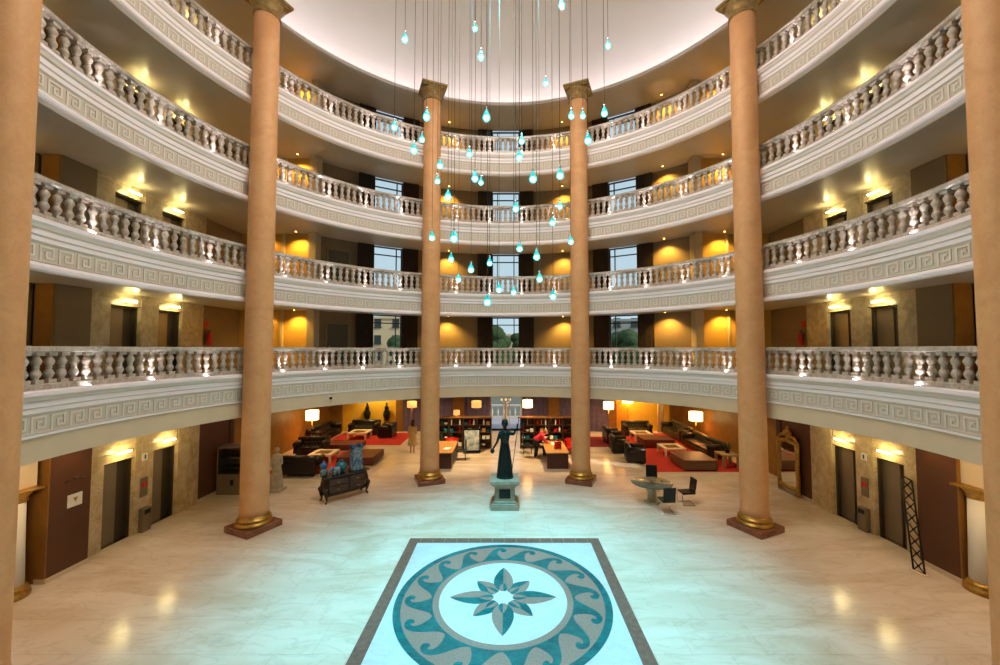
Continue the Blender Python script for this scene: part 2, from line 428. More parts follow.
# ------------------------------------------------------------------ balconies (slab, mouldings, greek key)
T0 = 150
def key_mesh(mb, zt, zb, t0=-112, t1=112):
    w = 2.42; n = int((t1-t0)/w); h = zt-zb
    lw = 0.15                              # stroke width in unit space
    strokes = [((0.0, 0.0), (1.0, 0.0)), ((0.08, 0.0), (0.08, 1.0)), ((0.08, 0.93), (0.80, 0.93)), ((0.74, 0.93), (0.74, 0.27)), ((0.36, 0.30), (0.74, 0.30)), ((0.38, 0.30), (0.38, 0.68)), ((0.38, 0.64), (0.60, 0.64))]
    for i in range(n):
        for (a, b) in strokes:
            if abs(a[0]-b[0]) < 1e-6: u0, u1, v0, v1 = a[0]-0.05, a[0]+0.05, min(a[1], b[1]), max(a[1], b[1])
            else: u0, u1, v0, v1 = min(a[0], b[0]), max(a[0], b[0]), a[1]-0.055, a[1]+0.055
            ts = [t0+(i+u)*w for u in (u0, u1)]; zs = [zb+h*min(1, max(0, v)) for v in (v0, v1)]
            f = [P(ts[x], 9.578, zs[z]) for x, z in ((0, 0), (1, 0), (1, 1), (0, 1))]
            g = [P(ts[x], 9.605, zs[z]) for x, z in ((0, 0), (1, 0), (1, 1), (0, 1))]
            vf = [mb.bm.verts.new(p) for p in f]; vg = [mb.bm.verts.new(p) for p in g]
            fs = [mb.bm.faces.new(vf)]+[mb.bm.faces.new((vf[q], vg[q], vg[(q+1) % 4], vf[(q+1) % 4])) for q in range(4)]
            for q in fs: q.material_index = 0
for l in (1, 2, 3, 4):
    t = rail_top(l)
    front = [(None, -0.98), (9.86, -0.98), (9.86, -0.90), (9.47, -0.90), (9.43, -0.93), (9.43, -1.00), (9.47, -1.03), (9.49, -1.10), (9.53, -1.13), (9.53, -1.24), (9.56, -1.27), (9.56, -1.36), (9.60, -1.40), (9.60, -1.79)]
    if l > 1:
        low = [(9.55, -1.80), (9.50, -1.83), (9.48, -1.88), (9.50, -1.93), (9.56, -1.95), (9.74, -1.95), (9.80, -1.81), (None, -1.81)]
    else:
        low = [(9.56, -1.80), (9.56, -1.85), (9.60, -1.86), (9.60, -2.36), (9.75, -2.36), (9.75, -2.34), (None, -2.34)]
    prof = [(r, t+z) for r, z in front+low]
    nm = len(prof); mats = [0]*nm
    for k, (r, z) in enumerate(front+low):
        if abs(z+1.40) < 1e-6: mats[k] = 1
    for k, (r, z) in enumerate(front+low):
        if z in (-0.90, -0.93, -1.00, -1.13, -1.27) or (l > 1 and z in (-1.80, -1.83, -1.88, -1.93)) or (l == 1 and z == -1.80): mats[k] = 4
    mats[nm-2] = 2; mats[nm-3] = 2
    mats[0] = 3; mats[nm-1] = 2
    if l == 1:
        for k, (r, z) in enumerate(front+low):
            if z <= -1.855: mats[k] = 3
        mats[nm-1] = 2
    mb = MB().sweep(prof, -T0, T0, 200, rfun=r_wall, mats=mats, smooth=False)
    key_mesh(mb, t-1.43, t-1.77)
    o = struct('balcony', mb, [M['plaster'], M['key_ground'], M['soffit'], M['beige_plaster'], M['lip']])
    tag(o, f'white moulded balcony ring with greek key band, {LEVEL[l]} level up', 'balcony', 'balcony rings', 'structure')

# top ceiling ring and dome
zr = rail_top(4)+1.69
prof = [(None, zr), (9.80, zr), (9.74, zr-0.04), (9.66, zr-0.04), (9.64, zr-0.01), (9.64, zr+0.03), (9.68, zr+0.12), (9.74, zr+0.12), (9.78, zr+0.06), (10.3, zr+0.06), (10.3, zr+0.3), (None, zr+0.3)]
struct('ceiling', MB().sweep(prof, -180, 180, 160, rfun=lambda th: max(r_wall(th), 10.6), caps=False), M['soffit'])
dp = [(10.3, zr+0.1)]+[(10.3*math.cos(a), zr+0.35+2.6*math.sin(a)) for a in [D2R(x) for x in range(0, 90, 5)]]+[(0.02, zr+2.95)]
struct('ceiling_dome', MB().sweep(dp, -180, 180, 120, closed=False, smooth=True), M['dome'])
cv = thing('cove_light', 'glowing light tube hidden in the cove round the dome rim', 'cove light', (0, CY, zr+0.2))
mb = MB()
mb.sweep([(10.0+0.035*math.cos(a), zr+0.15+0.035*math.sin(a)) for a in [2*PI*k/6 for k in range(6)]], -180, 180, 120, caps=False, smooth=True)
obj('light_tube', mb, M['cove_glow'], cv, off=(0, CY, zr+0.2))

# ------------------------------------------------------------------ balustrades
def baluster_mesh():
    h = 0.64; pr = [(0.075, 0.07), (0.045, 0.085), (0.05, 0.10), (0.085, 0.17), (0.088, 0.20), (0.07, 0.25), (0.045, 0.295), (0.058, 0.31), (0.058, 0.33), (0.045, 0.345),
                    (0.07, 0.39), (0.088, 0.44), (0.085, 0.47), (0.05, 0.54), (0.045, 0.555), (0.075, 0.57)]
    mb = MB().lathe(pr, seg=12)
    mb.box((0, 0, 0.035), (0.17, 0.17, 0.07)).box((0, 0, 0.605), (0.17, 0.17, 0.07))
    return mb
BAYS = [(-110, -65.7, 'left lifts bay'), (-65.7, -22, 'left lounge bay'), (-22, 22, 'centre bay'), (22, 65.7, 'right lounge bay'), (65.7, 110, 'right lifts bay')]
proto = None
for l in (1, 2, 3, 4):
    t = rail_top(l)
    for (a, b, bn) in BAYS:
        base = P((a+b)/2, 9.69, t-0.90)
        a0 = a-0.72 if a > -100 else a; b0 = b-0.80 if b < 100 else b
        s = thing('balustrade', f'white marble balustrade with vase balusters, {LEVEL[l]} balcony, {bn}', 'balustrade', base, 0, f'balustrades of the {LEVEL[l]} balcony')
        obj('handrail', MB().sweep([(9.55, t-0.10), (9.55, t-0.03), (9.58, t), (9.80, t), (9.83, t-0.03), (9.83, t-0.10), (9.79, t-0.13), (9.59, t-0.13)], a0, b0, 24), M['rail'], s, off=base)
        obj('base_rail', MB().sweep([(9.57, t-0.90), (9.57, t-0.79), (9.60, t-0.77), (9.78, t-0.77), (9.81, t-0.79), (9.81, t-0.90)], a0, b0, 24), M['rail'], s, off=base)
        n = 27
        for k in range(n):
            th = a+0.9+(b-a-1.8)*(k+0.5)/n
            lo = P(th, 9.69, t-0.77)-base
            if proto is None:
                proto = obj('baluster', baluster_mesh(), M['baluster'], s, loc=lo, rot=(0, 0, -D2R(th)))
            else:
                link_copy(proto, s, lo, -D2R(th))
        for e in ((a,) if a > -100 else ()) :
            lo = P(e, 9.69, t-0.45)
            obj('pier', MB().box(lo, (0.24, 0.24, 0.66), rz=-D2R(e)), M['baluster'], s, off=base)

# ------------------------------------------------------------------ ledge uplights
UP = [4.8, 14.4, 30.1, 39.7, 49.2, 58.8, 74.3, 83.7, 93.3, 102.8]
UPS = sorted([-u for u in UP]+UP)
up0 = None
for l in (1, 2, 3, 4):
    t = rail_top(l)
    for i, th in enumerate(UPS):
        p = P(th, 9.508, t-0.899)
        lb = f'small glowing uplight on {LEVEL[l]} balcony ledge, {["", "first", "second", "third", "fourth", "fifth", "sixth", "seventh", "eighth", "ninth", "tenth"][i+1 if i < 10 else 20-i]} from its {"left" if i < 10 else "right"} end'
        if up0 is None:
            up0 = thing('uplight', lb, 'uplight', p, -D2R(th), 'balcony ledge uplights')
            obj('housing', MB().lathe([(0.055, 0), (0.06, 0.012), (0.055, 0.02)], seg=12), M['chrome'], up0)
            obj('lens', MB().lathe([(0.05, 0.0205), (0.04, 0.026), (0.001, 0.029)], seg=12), M['uplight_glow'], up0)
        else:
            dup(up0, p, -D2R(th), lb, 'balcony ledge uplights')
        lamp('SPOT', P(th, 9.455, t-0.85), 30, (1.0, 0.90, 0.97), 0.02, P(th, 9.70, t-0.12), 84, 1.0)

# ------------------------------------------------------------------ upper walls, windows, curtains
WIN = [(-30.0, 3.55), (0.0, 3.65), (30.0, 3.55)]
def arc_wall(mb, a, b, z0, z1, r0=WALL_R, r1=WALL_R+0.2):
    n = max(2, int(abs(b-a)/2)); mb.sweep([(r0, z0), (r0, z1), (r1, z1), (r1, z0)], a, b, n)
mb = MB(); edges = [-TW]
for c, h in WIN: edges += [c-h, c+h]
edges.append(TW)
for k in range(0, len(edges), 2): arc_wall(mb, edges[k], edges[k+1], 3.75, zr+0.2)
struct('wall_back', mb, M['wall_taupe'])
# recessed ochre walls beside the curved wall, with pier at the corner
for sgn, nm in ((-1, 'left'), (1, 'right')):
    xc = WALL_R*math.sin(D2R(TW)); yc = CY+WALL_R*math.cos(D2R(TW))
    mb = MB().box((sgn*(xc+12.4)/2, YB+0.1, (3.75+zr)/2), (12.4-xc, 0.2, zr-3.75+0.3))
    struct(f'wall_recess_{nm}', mb, M['wall_amber'])
    mb = MB()
    for l in (1, 2, 3, 4):
        mb.box((sgn*(xc+0.02), YB-0.06, (floor_z(l)+ceil_z(l))/2), (0.34, 0.5, ceil_z(l)-floor_z(l)))
        mb.box((sgn*10.05, YB-0.04, (floor_z(l)+ceil_z(l))/2), (0.10, 0.12, ceil_z(l)-floor_z(l)))
    struct(f'trim_{1 if sgn < 0 else 2}', mb, M['wall_plain'])
wn = 0
cur_n = {(0, -1): 'left of the left window', (0, 1): 'right of the left window', (1, -1): 'left of the centre window', (1, 1): 'right of the centre window', (2, -1): 'left of the right window', (2, 1): 'right of the right window'}
cur_src = None; cords = {}
for l in (1, 2, 3, 4):
    z0, z1 = floor_z(l), ceil_z(l)
    for wi, (c, h) in enumerate(WIN):
        wn += 1
        W = 2*WALL_R*math.sin(D2R(h)); H = z1-z0
        mb = MB()
        def fr(x0, x1, y0, y1): mb.box(((x0+x1)/2, 0, (y0+y1)/2), (x1-x0, 0.07, y1-y0))
        fr(-W/2, -W/2+.06, 0, H); fr(W/2-.06, W/2, 0, H); fr(-W/2, W/2, 0, .07); fr(-W/2, W/2, H-.07, H)
        fr(-W/2, W/2, H*0.83, H*0.83+.05); sx = (W*0.3 if wi < 2 else -W*0.3)
        fr(sx-.025, sx+.025, 0, H)
        if wi == 1: fr(-sx-.02, -sx+.02, 0, H)
        o = struct(f'window_{wn}', mb, M['frame_dark'], loc=P(c, WALL_R+0.1, z0), rot=(0, 0, -D2R(c)))
        o['kind'] = 'structure'
        obj('pane', MB().box((0, 0.0, H/2), (W-.02, 0.012, H-.02)), M['glass'], o)
        for sd in (-1, 1):
            a0 = c+sd*(h-0.15); a1 = c+sd*(h+3.75)
            cw = 2*11.9*math.sin(D2R(abs(a1-a0)/2)); am = (a0+a1)/2
            lb = f'dark brown floor length curtain {cur_n[(wi, sd)]}, {LEVEL[l]} balcony'
            if cur_src is None:
                mb = MB(); n = 40; rows = []
                for i in range(n+1):
                    x = -cw/2+cw*i/n; y = 0.045*math.sin(i*2*PI/5.0)
                    rows.append((mb.bm.verts.new((x, y, 0.02)), mb.bm.verts.new((x, y*0.8, H-0.02))))
                fs = [mb.bm.faces.new((rows[i][0], rows[i+1][0], rows[i+1][1], rows[i][1])) for i in range(n)]
                mb._done(fs, True)
                cur_src = obj('curtain', mb, M['curtain'], loc=P(am, 11.93, z0), rot=(0, 0, -D2R(am)))
                o2 = cur_src
            else:
                o2 = link_copy(cur_src, None, P(am, 11.93, z0), -D2R(am))
            tag(o2, lb, 'curtain', 'dark curtains beside the upper windows')
# hotel room doors on the curved wall
dn = 0
for l in (1, 2, 3, 4):
    dn += 1; th = -41.3; z0 = floor_z(l)
    fr_ = MB()
    for x in (-0.52, 0.52): fr_.box((x, 0, 1.08), (0.10, 0.10, 2.16))
    fr_.box((0, 0, 2.14), (1.14, 0.10, 0.10))
    o = struct(f'door_{dn}', fr_, M['wall_taupe'], loc=P(th, WALL_R-0.03, z0), rot=(0, 0, -D2R(th)))
    o['kind'] = 'structure'
    obj('door_panel', MB().box((0, -0.005, 1.05), (0.94, 0.06, 2.08)), M['steel_dark'], o)
    obj('door_handle', MB().box((-0.38, -0.06, 1.0), (0.03, 0.04, 0.16)).box((-0.34, -0.085, 1.02), (0.12, 0.02, 0.02)), M['chrome'], o)

# amber downlights on the upper ceilings
dl0 = None
DLS = [(P(-15.2, 11.55), 'beside left inner column'), (P(15.2, 11.55), 'beside right inner column'), (P(40.3, 11.6), 'right of the right window'),
       (Vector((9.75, 17.3, 0)), 'at the right ochre wall'), (Vector((-9.3, 17.3, 0)), 'at the left ochre wall'), (Vector((-10.7, 17.3, 0)), 'in the far left corner')]
for l in (1, 2, 3, 4):
    for p, wh in DLS:
        q = Vector((p.x, p.y, ceil_z(l)))
        lb = f'small amber ceiling spotlight {wh}, {LEVEL[l]} balcony'
        if dl0 is None:
            dl0 = thing('ceiling_spotlight', lb, 'ceiling light', q, 0, 'amber ceiling spotlights')
            obj('trim_ring', MB().lathe([(0.05, 0), (0.085, -0.005), (0.08, -0.03), (0.055, -0.035)], seg=16), M['brass'], dl0)
            obj('lens', MB().lathe([(0.05, -0.02), (0.03, -0.04), (0.001, -0.045)], seg=12), M['amber_glow'], dl0)
        else:
            dup(dl0, q, 0, lb, 'amber ceiling spotlights')
        tgt = Vector((q.x*1.03, CY+(q.y-CY)*1.03, q.z-2.0)) if abs(q.y-17.3) > 0.01 else Vector((q.x, q.y+0.30, q.z-2))
        lamp('SPOT', (q.x, q.y, q.z-0.06), 420 if abs(q.y-17.3) > 0.01 else (300 if abs(q.x) < 10 else 100), (1.0, 0.60, 0.10), 0.03, tgt, 118, 0.75)

# ------------------------------------------------------------------ lift walls, all storeys
DOORS = [(11.95, 12.95), (13.6, 14.6)]
for sgn, nm in ((-1, 'left'), (1, 'right')):
    X = sgn*XS
    mb = MB()
    def seg(y0, y1, z0, z1, x0=XS, x1=XS+0.5): mb.box((sgn*(x0+x1)/2, (y0+y1)/2, (z0+z1)/2), (x1-x0, y1-y0, z1-z0))
    zt = zr+0.2
    seg(10.45, 11.35, 3.72, zt, XS-0.08); seg(15.6, YB+0.2, 3.72, zt)
    seg(11.35, 15.6, 3.72, zt, XS+0.34, XS+0.5)
    seg(-2.5, 10.45, 3.72, zt, XS+0.55, XS+0.75)
    struct(f'wall_{nm}', mb, M['wall_taupe'])
    mb = MB()
    seg(10.35, 11.35, 0, 3.72, XS-0.28); seg(15.6, 17.3, 0, 3.72)
    seg(11.35, 15.6, 0, 3.72, XS+0.34, XS+0.5)
    seg(-2.5, 10.0, 0, 3.72, XS+0.75, XS+0.95)
    seg(10.0, 10.3, 0, 3.72, XS+0.40, XS+0.95)
    struct(f'wall_lobby_{nm}', mb, M['wall_brown'])
    mb = MB()
    mb.box((sgn*(XS-0.02), 10.34, 1.86), (0.50, 0.05, 3.72)); mb.box((sgn*(XS+0.62), 10.02, 1.86), (0.30, 0.05, 3.72))
    for l in (1, 2, 3, 4): mb.box((sgn*(XS+0.18), 10.43, (floor_z(l)+ceil_z(l))/2), (0.44, 0.05, ceil_z(l)-floor_z(l)))
    struct(f'trim_{3 if sgn < 0 else 4}', mb, M['wall_orange'])
    mb = MB()
    seg(10.31, 11.35, 0, 0.12, XS-0.305, XS); seg(15.6, 17.3, 0, 0.12, XS-0.02, XS+0.02)
    struct(f'baseboard_{nm}', mb, M['beige_plaster'])
    for l in (0, 1, 2, 3, 4):
        z0 = floor_z(l); z1 = ceil_z(l)-0.002; dh = 2.52 if l == 0 else 2.28
        mb = MB()
        for (a, b) in ((11.35, 11.95), (12.95, 13.6), (14.6, 15.6)): seg(a, b, z0, z1, XS-0.03, XS+0.34)
        for (a, b) in DOORS: seg(a, b, z0+dh, z1, XS-0.01, XS+0.34)
        seg(11.35, 15.6, z0+dh+0.22, z0+dh+0.27, XS-0.05, XS)
        o = struct('lift_surround', mb, M['elev_marble'] if l == 0 else M['elev_marble_grey'])
        fl = 'lobby floor' if l == 0 else f'{LEVEL[l]} balcony'
        tag(o, f'pale marble lift surround, {nm} side, {fl}', 'lift surround', 'marble lift surrounds', 'structure')
# one lift built, the rest copied
l0 = {}; s0 = None
def lift_parts(t, dh):
    mb = MB()
    for y in (-0.47, 0.47): mb.box((0.03, y, dh/2), (0.14, 0.06, dh))
    mb.box((0.03, 0, dh-0.03), (0.14, 1.0, 0.06))
    obj('door_frame', mb, M['steel_dark'], t)
    obj('door_leaf', MB().box((-0.03, -0.16, (dh-0.06)/2), (0.04, 0.58, dh-0.08)), M['steel'], t)
    obj('door_leaf', MB().box((-0.07, 0.28, (dh-0.06)/2), (0.04, 0.34, dh-0.08)), M['steel_dark'], t)
    obj('sill', MB().box((0.06, 0, 0.006), (0.22, 0.9, 0.012)), M['chrome'], t)
for l in (0, 1, 2, 3, 4):
    for sgn, nm in ((-1, 'left'), (1, 'right')):
        for di, (a, b) in enumerate(DOORS):
            fl = 'lobby floor' if l == 0 else f'{LEVEL[l]} balcony'
            lb = f'bronze steel lift doors, {nm} wall, {fl}, {"nearer" if di == 0 else "farther"} of the two'
            loc = Vector((sgn*(XS+0.20), (a+b)/2, floor_z(l)+(0.001 if l == 0 else 0.001))); rz = 0 if sgn < 0 else PI
            key = 0 if l == 0 else 1
            if key not in l0:
                l0[key] = thing('lift_doors', lb, 'lift', loc, rz, 'lift doors'); lift_parts(l0[key], 2.52 if l == 0 else 2.28)
            else: dup(l0[key], loc, rz, lb, 'lift doors')
            # wall lamp over the door
            zz = floor_z(l)+(2.78 if l == 0 else 2.43)
            q = Vector((sgn*(XS-0.01), (a+b)/2, zz))
            lb = f'small brass wall lamp over {"nearer" if di == 0 else "farther"} {nm} lift, {fl}'
            if s0 is None:
                s0 = thing('wall_lamp', lb, 'wall lamp', q, rz, 'wall lamps over the lifts')
                obj('back_plate', MB().box((0.012, 0, 0), (0.024, 0.12, 0.16), bev=0.005), M['brass'], s0)
                obj('arm', MB().tube([(0.02, 0, 0), (0.08, 0, 0.01), (0.14, 0, 0)], 0.012), M['brass'], s0)
                mb = MB()
                for y in (-1, 1): mb.tube([(0.14, y*0.02, 0), (0.14, y*0.2, 0)], 0.028)
                obj('bulb_tube', mb, M['sconce_glow'], s0)
            else: dup(s0, q, rz, lb, 'wall lamps over the lifts')
            lamp('POINT', (sgn*(XS-0.32), (a+b)/2, zz-0.02), 8 if l else 11, (1.0, 0.80, 0.34), 0.05)

for s in (-1, 1):
    mb = MB()
    for l in (1, 2, 3, 4): mb.box((s*(XS+0.50), 9.75, (floor_z(l)+ceil_z(l)-0.5)/2), (0.10, 0.22, ceil_z(l)-floor_z(l)-0.5))
    struct(f'trim_{9 if s < 0 else 10}', mb, M['wall_amber'])  # boxes added to imitate a lit strip of ochre wall
    for l in (1, 2, 3, 4): lamp('POINT', (s*(XS+0.1), 9.1, ceil_z(l)-0.45), 14, (1.0, 0.66, 0.2), 0.06)

# back closure of the building behind the camera, and outside shell
struct('wall_front', MB().box((0, -2.6, 10), (26.5, 0.2, 22)), M['wall_plain'])
struct('roof', MB().box((0, 10, zr+3.3), (27, 27, 0.2)), M['wall_plain'])
mb = MB()
for s in (-1, 1): mb.box((s*12.9, 7.5, (3.8+zr+3.3)/2), (0.2, 20.5, zr-0.5))
struct('wall_outer', mb, M['wall_plain'])

# ------------------------------------------------------------------ lobby shell behind the columns
mb = MB()
for s in (-1, 1): mb.box((s*12.95, 23.3, 1.86), (0.3, 12.0, 3.72))
struct('wall_lounge', mb, M['wall_orange'])
for s, nm in ((-1, 'left'), (1, 'right')):
    struct(f'wall_niche_{nm}', MB().box((s*12.5, 17.42, 1.86), (1.1, 0.24, 3.72)), M['wall_brown'])
    mb = MB(); x0, x1 = (7.55, 12.8)
    mb.box((s*(x0+x1)/2, 29.1, 1.86), (x1-x0, 0.2, 3.72))
    struct(f'wall_facade_{nm}', mb, M['wall_yellow'])
    mb = MB()
    mb.box((s*7.75, 28.95, 1.86), (0.55, 0.16, 3.72)); mb.box((s*3.45, 28.9, 1.86), (0.8, 0.3, 3.72))
    mb.box((s*12.35, 28.9, 1.86), (0.9, 0.2, 3.72))
    struct(f'trim_{5 if s < 0 else 6}', mb, M['wall_orange'])
struct('ceiling_lobby', MB().box((0, 24.35, 3.80), (26.2, 9.7, 0.12)).box((-12.6, 13.2, 3.80), (1.6, 8.6, 0.05)).box((12.6, 13.2, 3.80), (1.6, 8.6, 0.05)), M['soffit'])
struct('lobby_roof', MB().box((0, 25.8, 4.05), (26.2, 7.0, 0.2)), M['building_grey'])
# cream half columns with gilt capitals beyond the lifts and the beam over them
for s, nm, yy in ((-1, 'left', 9.72), (1, 'right', 10.0)):
    t = thing('half_column', f'cream round column with gilt capital and base near {nm} edge of the lobby', 'column', (s*11.92, yy, 0), 0, 'cream lobby half columns')
    obj('shaft', MB().lathe([(0.27, 0.26), (0.25, 1.2), (0.235, 2.28)], seg=28), M['white'], t)
    obj('base', MB().lathe([(0.38, 0), (0.38, 0.10), (0.34, 0.12), (0.35, 0.17), (0.33, 0.22), (0.28, 0.27)], seg=28), M['gold'], t)
    obj('capital', MB().lathe([(0.24, 2.26), (0.27, 2.30), (0.26, 2.36), (0.30, 2.42), (0.36, 2.50)], seg=28).box((0, 0, 2.53), (0.74, 0.74, 0.06), bev=0.01), M['gold'], t)
    mb = MB().box((s*12.25, yy-0.9, 3.14), (0.9, 2.6, 1.16))
    struct(f'trim_{7 if s < 0 else 8}', mb, M['beige_plaster'])
# facade: purple curtained windows and the glazed entrance
fi = 12
for (x0, x1) in ((-7.47, -3.85), (-3.05, -1.18), (1.18, 3.05), (3.85, 7.47)):
    fi += 1; w = x1-x0; mb = MB()
    n = max(2, int(w/0.62))
    for k in range(n+1): mb.box((-w/2+w*k/n, 0, 1.86), (0.05, 0.06, 3.7))
    for z in (0.03, 0.95, 1.85, 2.75, 3.69): mb.box((0, 0, z), (w, 0.05, 0.05))
    o = struct(f'window_{fi}', mb, M['frame_dark'], loc=((x0+x1)/2, 29.05, 0))
    obj('pane', MB().box((0, 0.01, 1.86), (w-.03, 0.012, 3.66)), M['glass'], o)
    mb = MB(); nn = int(w*14); rows = []
    for i in range(nn+1):
        x = -w/2+w*i/nn; y = 0.03*math.sin(i*1.25)
        rows.append((mb.bm.verts.new((x, y, 0.05)), mb.bm.verts.new((x, y, 3.68))))
    mb._done([mb.bm.faces.new((rows[i][0], rows[i+1][0], rows[i+1][1], rows[i][1])) for i in range(nn)], True)
    c = obj('curtain', mb, M['curtain_purple'], loc=((x0+x1)/2, 28.82, 0))
    tag(c, f'violet sheer curtain across lobby window, {["far left", "just left of the entrance", "just right of the entrance", "far right"][fi-13]}', 'curtain', 'violet lobby curtains')
mb = MB()
for x in (-1.15, 1.15): mb.box((x, 0, 1.86), (0.09, 0.12, 3.72))
mb.box((0, 0, 2.62), (2.3, 0.08, 0.07)); mb.box((0, 0, 3.68), (2.3, 0.1, 0.08))
for x in (-0.02, 0.02): mb.box((x*12, 0, 1.3), (0.04, 0.06, 2.6))
o = struct('door_5', mb, M['wood_tan'], loc=(0, 29.05, 0))
obj('door_pane', MB().box((0, 0.01, 1.86), (2.2, 0.012, 3.6)), M['glass'], o)
# outside
struct('terrace_floor', MB().box((0, 32.2, -0.05), (26, 6.0, 0.1)), M['terrace'])
struct('outside_ground', MB().box((0, 110, -0.3), (260, 150, 0.2)), M['grass'])
t = thing('terrace_balustrade', 'white balustrade outside beyond the glass entrance', 'balustrade', (0, 34.5, 0))
obj('handrail', MB().box((0, 0, 1.1), (12, 0.3, 0.12)), M['plaster'], t)
obj('base_rail', MB().box((0, 0, 0.09), (12, 0.3, 0.18)), M['plaster'], t)
b0 = None
for k in range(24):
    x = -5.75+k*0.5
    if b0 is None: b0 = obj('baluster', MB().lathe([(0.07, 0.18), (0.05, 0.3), (0.11, 0.5), (0.05, 0.8), (0.07, 1.04)], seg=10), M['plaster'], t, loc=(x, 0, 0))
    else: link_copy(b0, t, (x, 0, 0))
t = thing('street_lamp', 'terracotta lamp post with white lamp arms outside the entrance', 'lamp post', (-0.05, 33.2, 0))
obj('post', MB().lathe([(0.2, 0), (0.2, 0.1), (0.11, 0.16), (0.1, 1.5), (0.12, 1.56)], seg=12), M['post_orange'], t)
obj('arms', MB().tube([(-0.34, 0, 1.66), (-0.2, 0, 1.54), (0, 0, 1.52), (0.2, 0, 1.54), (0.34, 0, 1.66)], 0.03), M['white'], t)
mb = MB()
for x in (-0.34, 0, 0.34): mb.ball((x, 0, 1.76), 0.1)
obj('globe', mb, M['shade_dim'], t)
def tree(x, y, h, r, label):
    t = thing('tree', label, 'tree', (x, y, -0.2), 0, 'trees outside')
    obj('trunk', MB().tube([(0, 0, 0), (0.1, 0, h*0.4), (0, 0.1, h*0.75)], [0.3, 0.22, 0.1]), M['bark'], t)
    mb = MB(); rr = random.Random(int(x*7+y))
    for k in range(26):
        a = rr.random()*2*PI; q = rr.random()**0.5*r*0.75; z = h*0.45+rr.random()*h*0.5
        mb.ball((q*math.cos(a), q*math.sin(a), z), r*(0.28+0.22*rr.random()), 8, (1, 1, 0.8))
    c = obj('foliage', mb, M['foliage'], t)
tree(-2.5, 58, 9.5, 3.4, 'green tree seen through the centre window, left one'); tree(3.0, 62, 8.5, 3.2, 'green tree seen through the centre window, right one')
tree(-15.5, 60, 8.0, 3.0, 'green tree in front of the cream building outside'); tree(17, 56, 8.8, 3.2, 'green tree in front of the grey building outside')
def building(name, x, y, w, d, h, m, label, fl):
    t = thing(name, label, 'building', (x, y, -0.2))
    obj('walls', MB().box((0, 0, h/2), (w, d, h)).box((0, 0, h+0.2), (w+0.5, d+0.5, 0.4)), m, t)
    w0 = None
    for f in range(fl):
        for k in range(5):
            loc = (-w*0.4+w*0.2*k, -d/2-0.02, 1.4+f*2.9)
            if w0 is None:
                w0 = obj('window', MB().box((0, 0, 0.7), (1.2, 0.06, 1.5)).box((0, -0.1, -0.1), (1.5, 0.25, 0.1)), M['frame_dark'], t, loc=loc)
            else: link_copy(w0, t, loc)
building('apartment_building', -23, 74, 16, 8, 11.6, M['building_cream'], 'cream apartment building seen through the left windows', 4)
building('office_building', 22, 72, 15, 8, 11.0, M['building_grey'], 'grey building seen through the right windows', 4)
building('apartment_building', 0, 88, 14, 8, 9.0, M['building_cream'], 'low cream building behind the trees in centre window', 3)

# ------------------------------------------------------------------ furniture builders
def sofa(name, label, cat, loc, rz, w, mat_='leather', d=0.98, seats=2, group=None):
    """chesterfield: local front faces -Y"""
    t = thing(name, label, cat, loc, rz, group); m = M[mat_]
    obj('frame', MB().box((0, 0, 0.21), (w, d, 0.26), bev=0.02), m, t)
    mb = MB().box((0, d/2-0.13, 0.54), (w, 0.26, 0.50), bev=0.05)
    mb.tube([(-w/2, d/2-0.13, 0.78), (w/2, d/2-0.13, 0.78)], 0.155, 14)
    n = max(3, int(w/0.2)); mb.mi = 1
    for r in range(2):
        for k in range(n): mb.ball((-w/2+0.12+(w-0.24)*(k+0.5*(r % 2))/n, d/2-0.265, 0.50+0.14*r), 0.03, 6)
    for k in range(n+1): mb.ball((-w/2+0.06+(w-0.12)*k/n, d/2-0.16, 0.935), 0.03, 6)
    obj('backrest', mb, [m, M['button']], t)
    for sx in (-1, 1):
        mb = MB().box((sx*(w/2-0.12), -0.05, 0.46), (0.24, d-0.12, 0.36), bev=0.04)
        mb.tube([(sx*(w/2-0.11), -d/2+0.01, 0.66), (sx*(w/2-0.11), d/2-0.2, 0.66)], 0.15, 14)
        obj('armrest', mb, m, t)
    sw = (w-0.5)/seats
    for k in range(seats):
        obj('seat_cushion', MB().box((-w/2+0.25+sw*(k+0.5), -0.12, 0.41), (sw-0.02, d-0.32, 0.16), bev=0.045), m, t)
    for sx in (-1, 1):
        for sy in (-1, 1):
            obj('foot', MB().lathe([(0.025, 0), (0.04, 0.04), (0.035, 0.09)], c=(sx*(w/2-0.1), sy*(d/2-0.1), 0), seg=10), M['wood_dark'], t)
    return t
def ottoman(label, loc, dx, dy, h, m, rz=0, group=None):
    t = thing('ottoman', label, 'ottoman', loc, rz, group)
    obj('base', MB().box((0, 0, 0.03), (dx-0.12, dy-0.12, 0.06)), M['black'], t)
    obj('body', MB().box((0, 0, 0.06+(h-0.06)*0.32), (dx, dy, (h-0.06)*0.62), bev=0.02), m, t)
    obj('cushion', MB().box((0, 0, h-(h-0.06)*0.19), (dx-0.01, dy-0.01, (h-0.06)*0.38), bev=0.03), m, t)
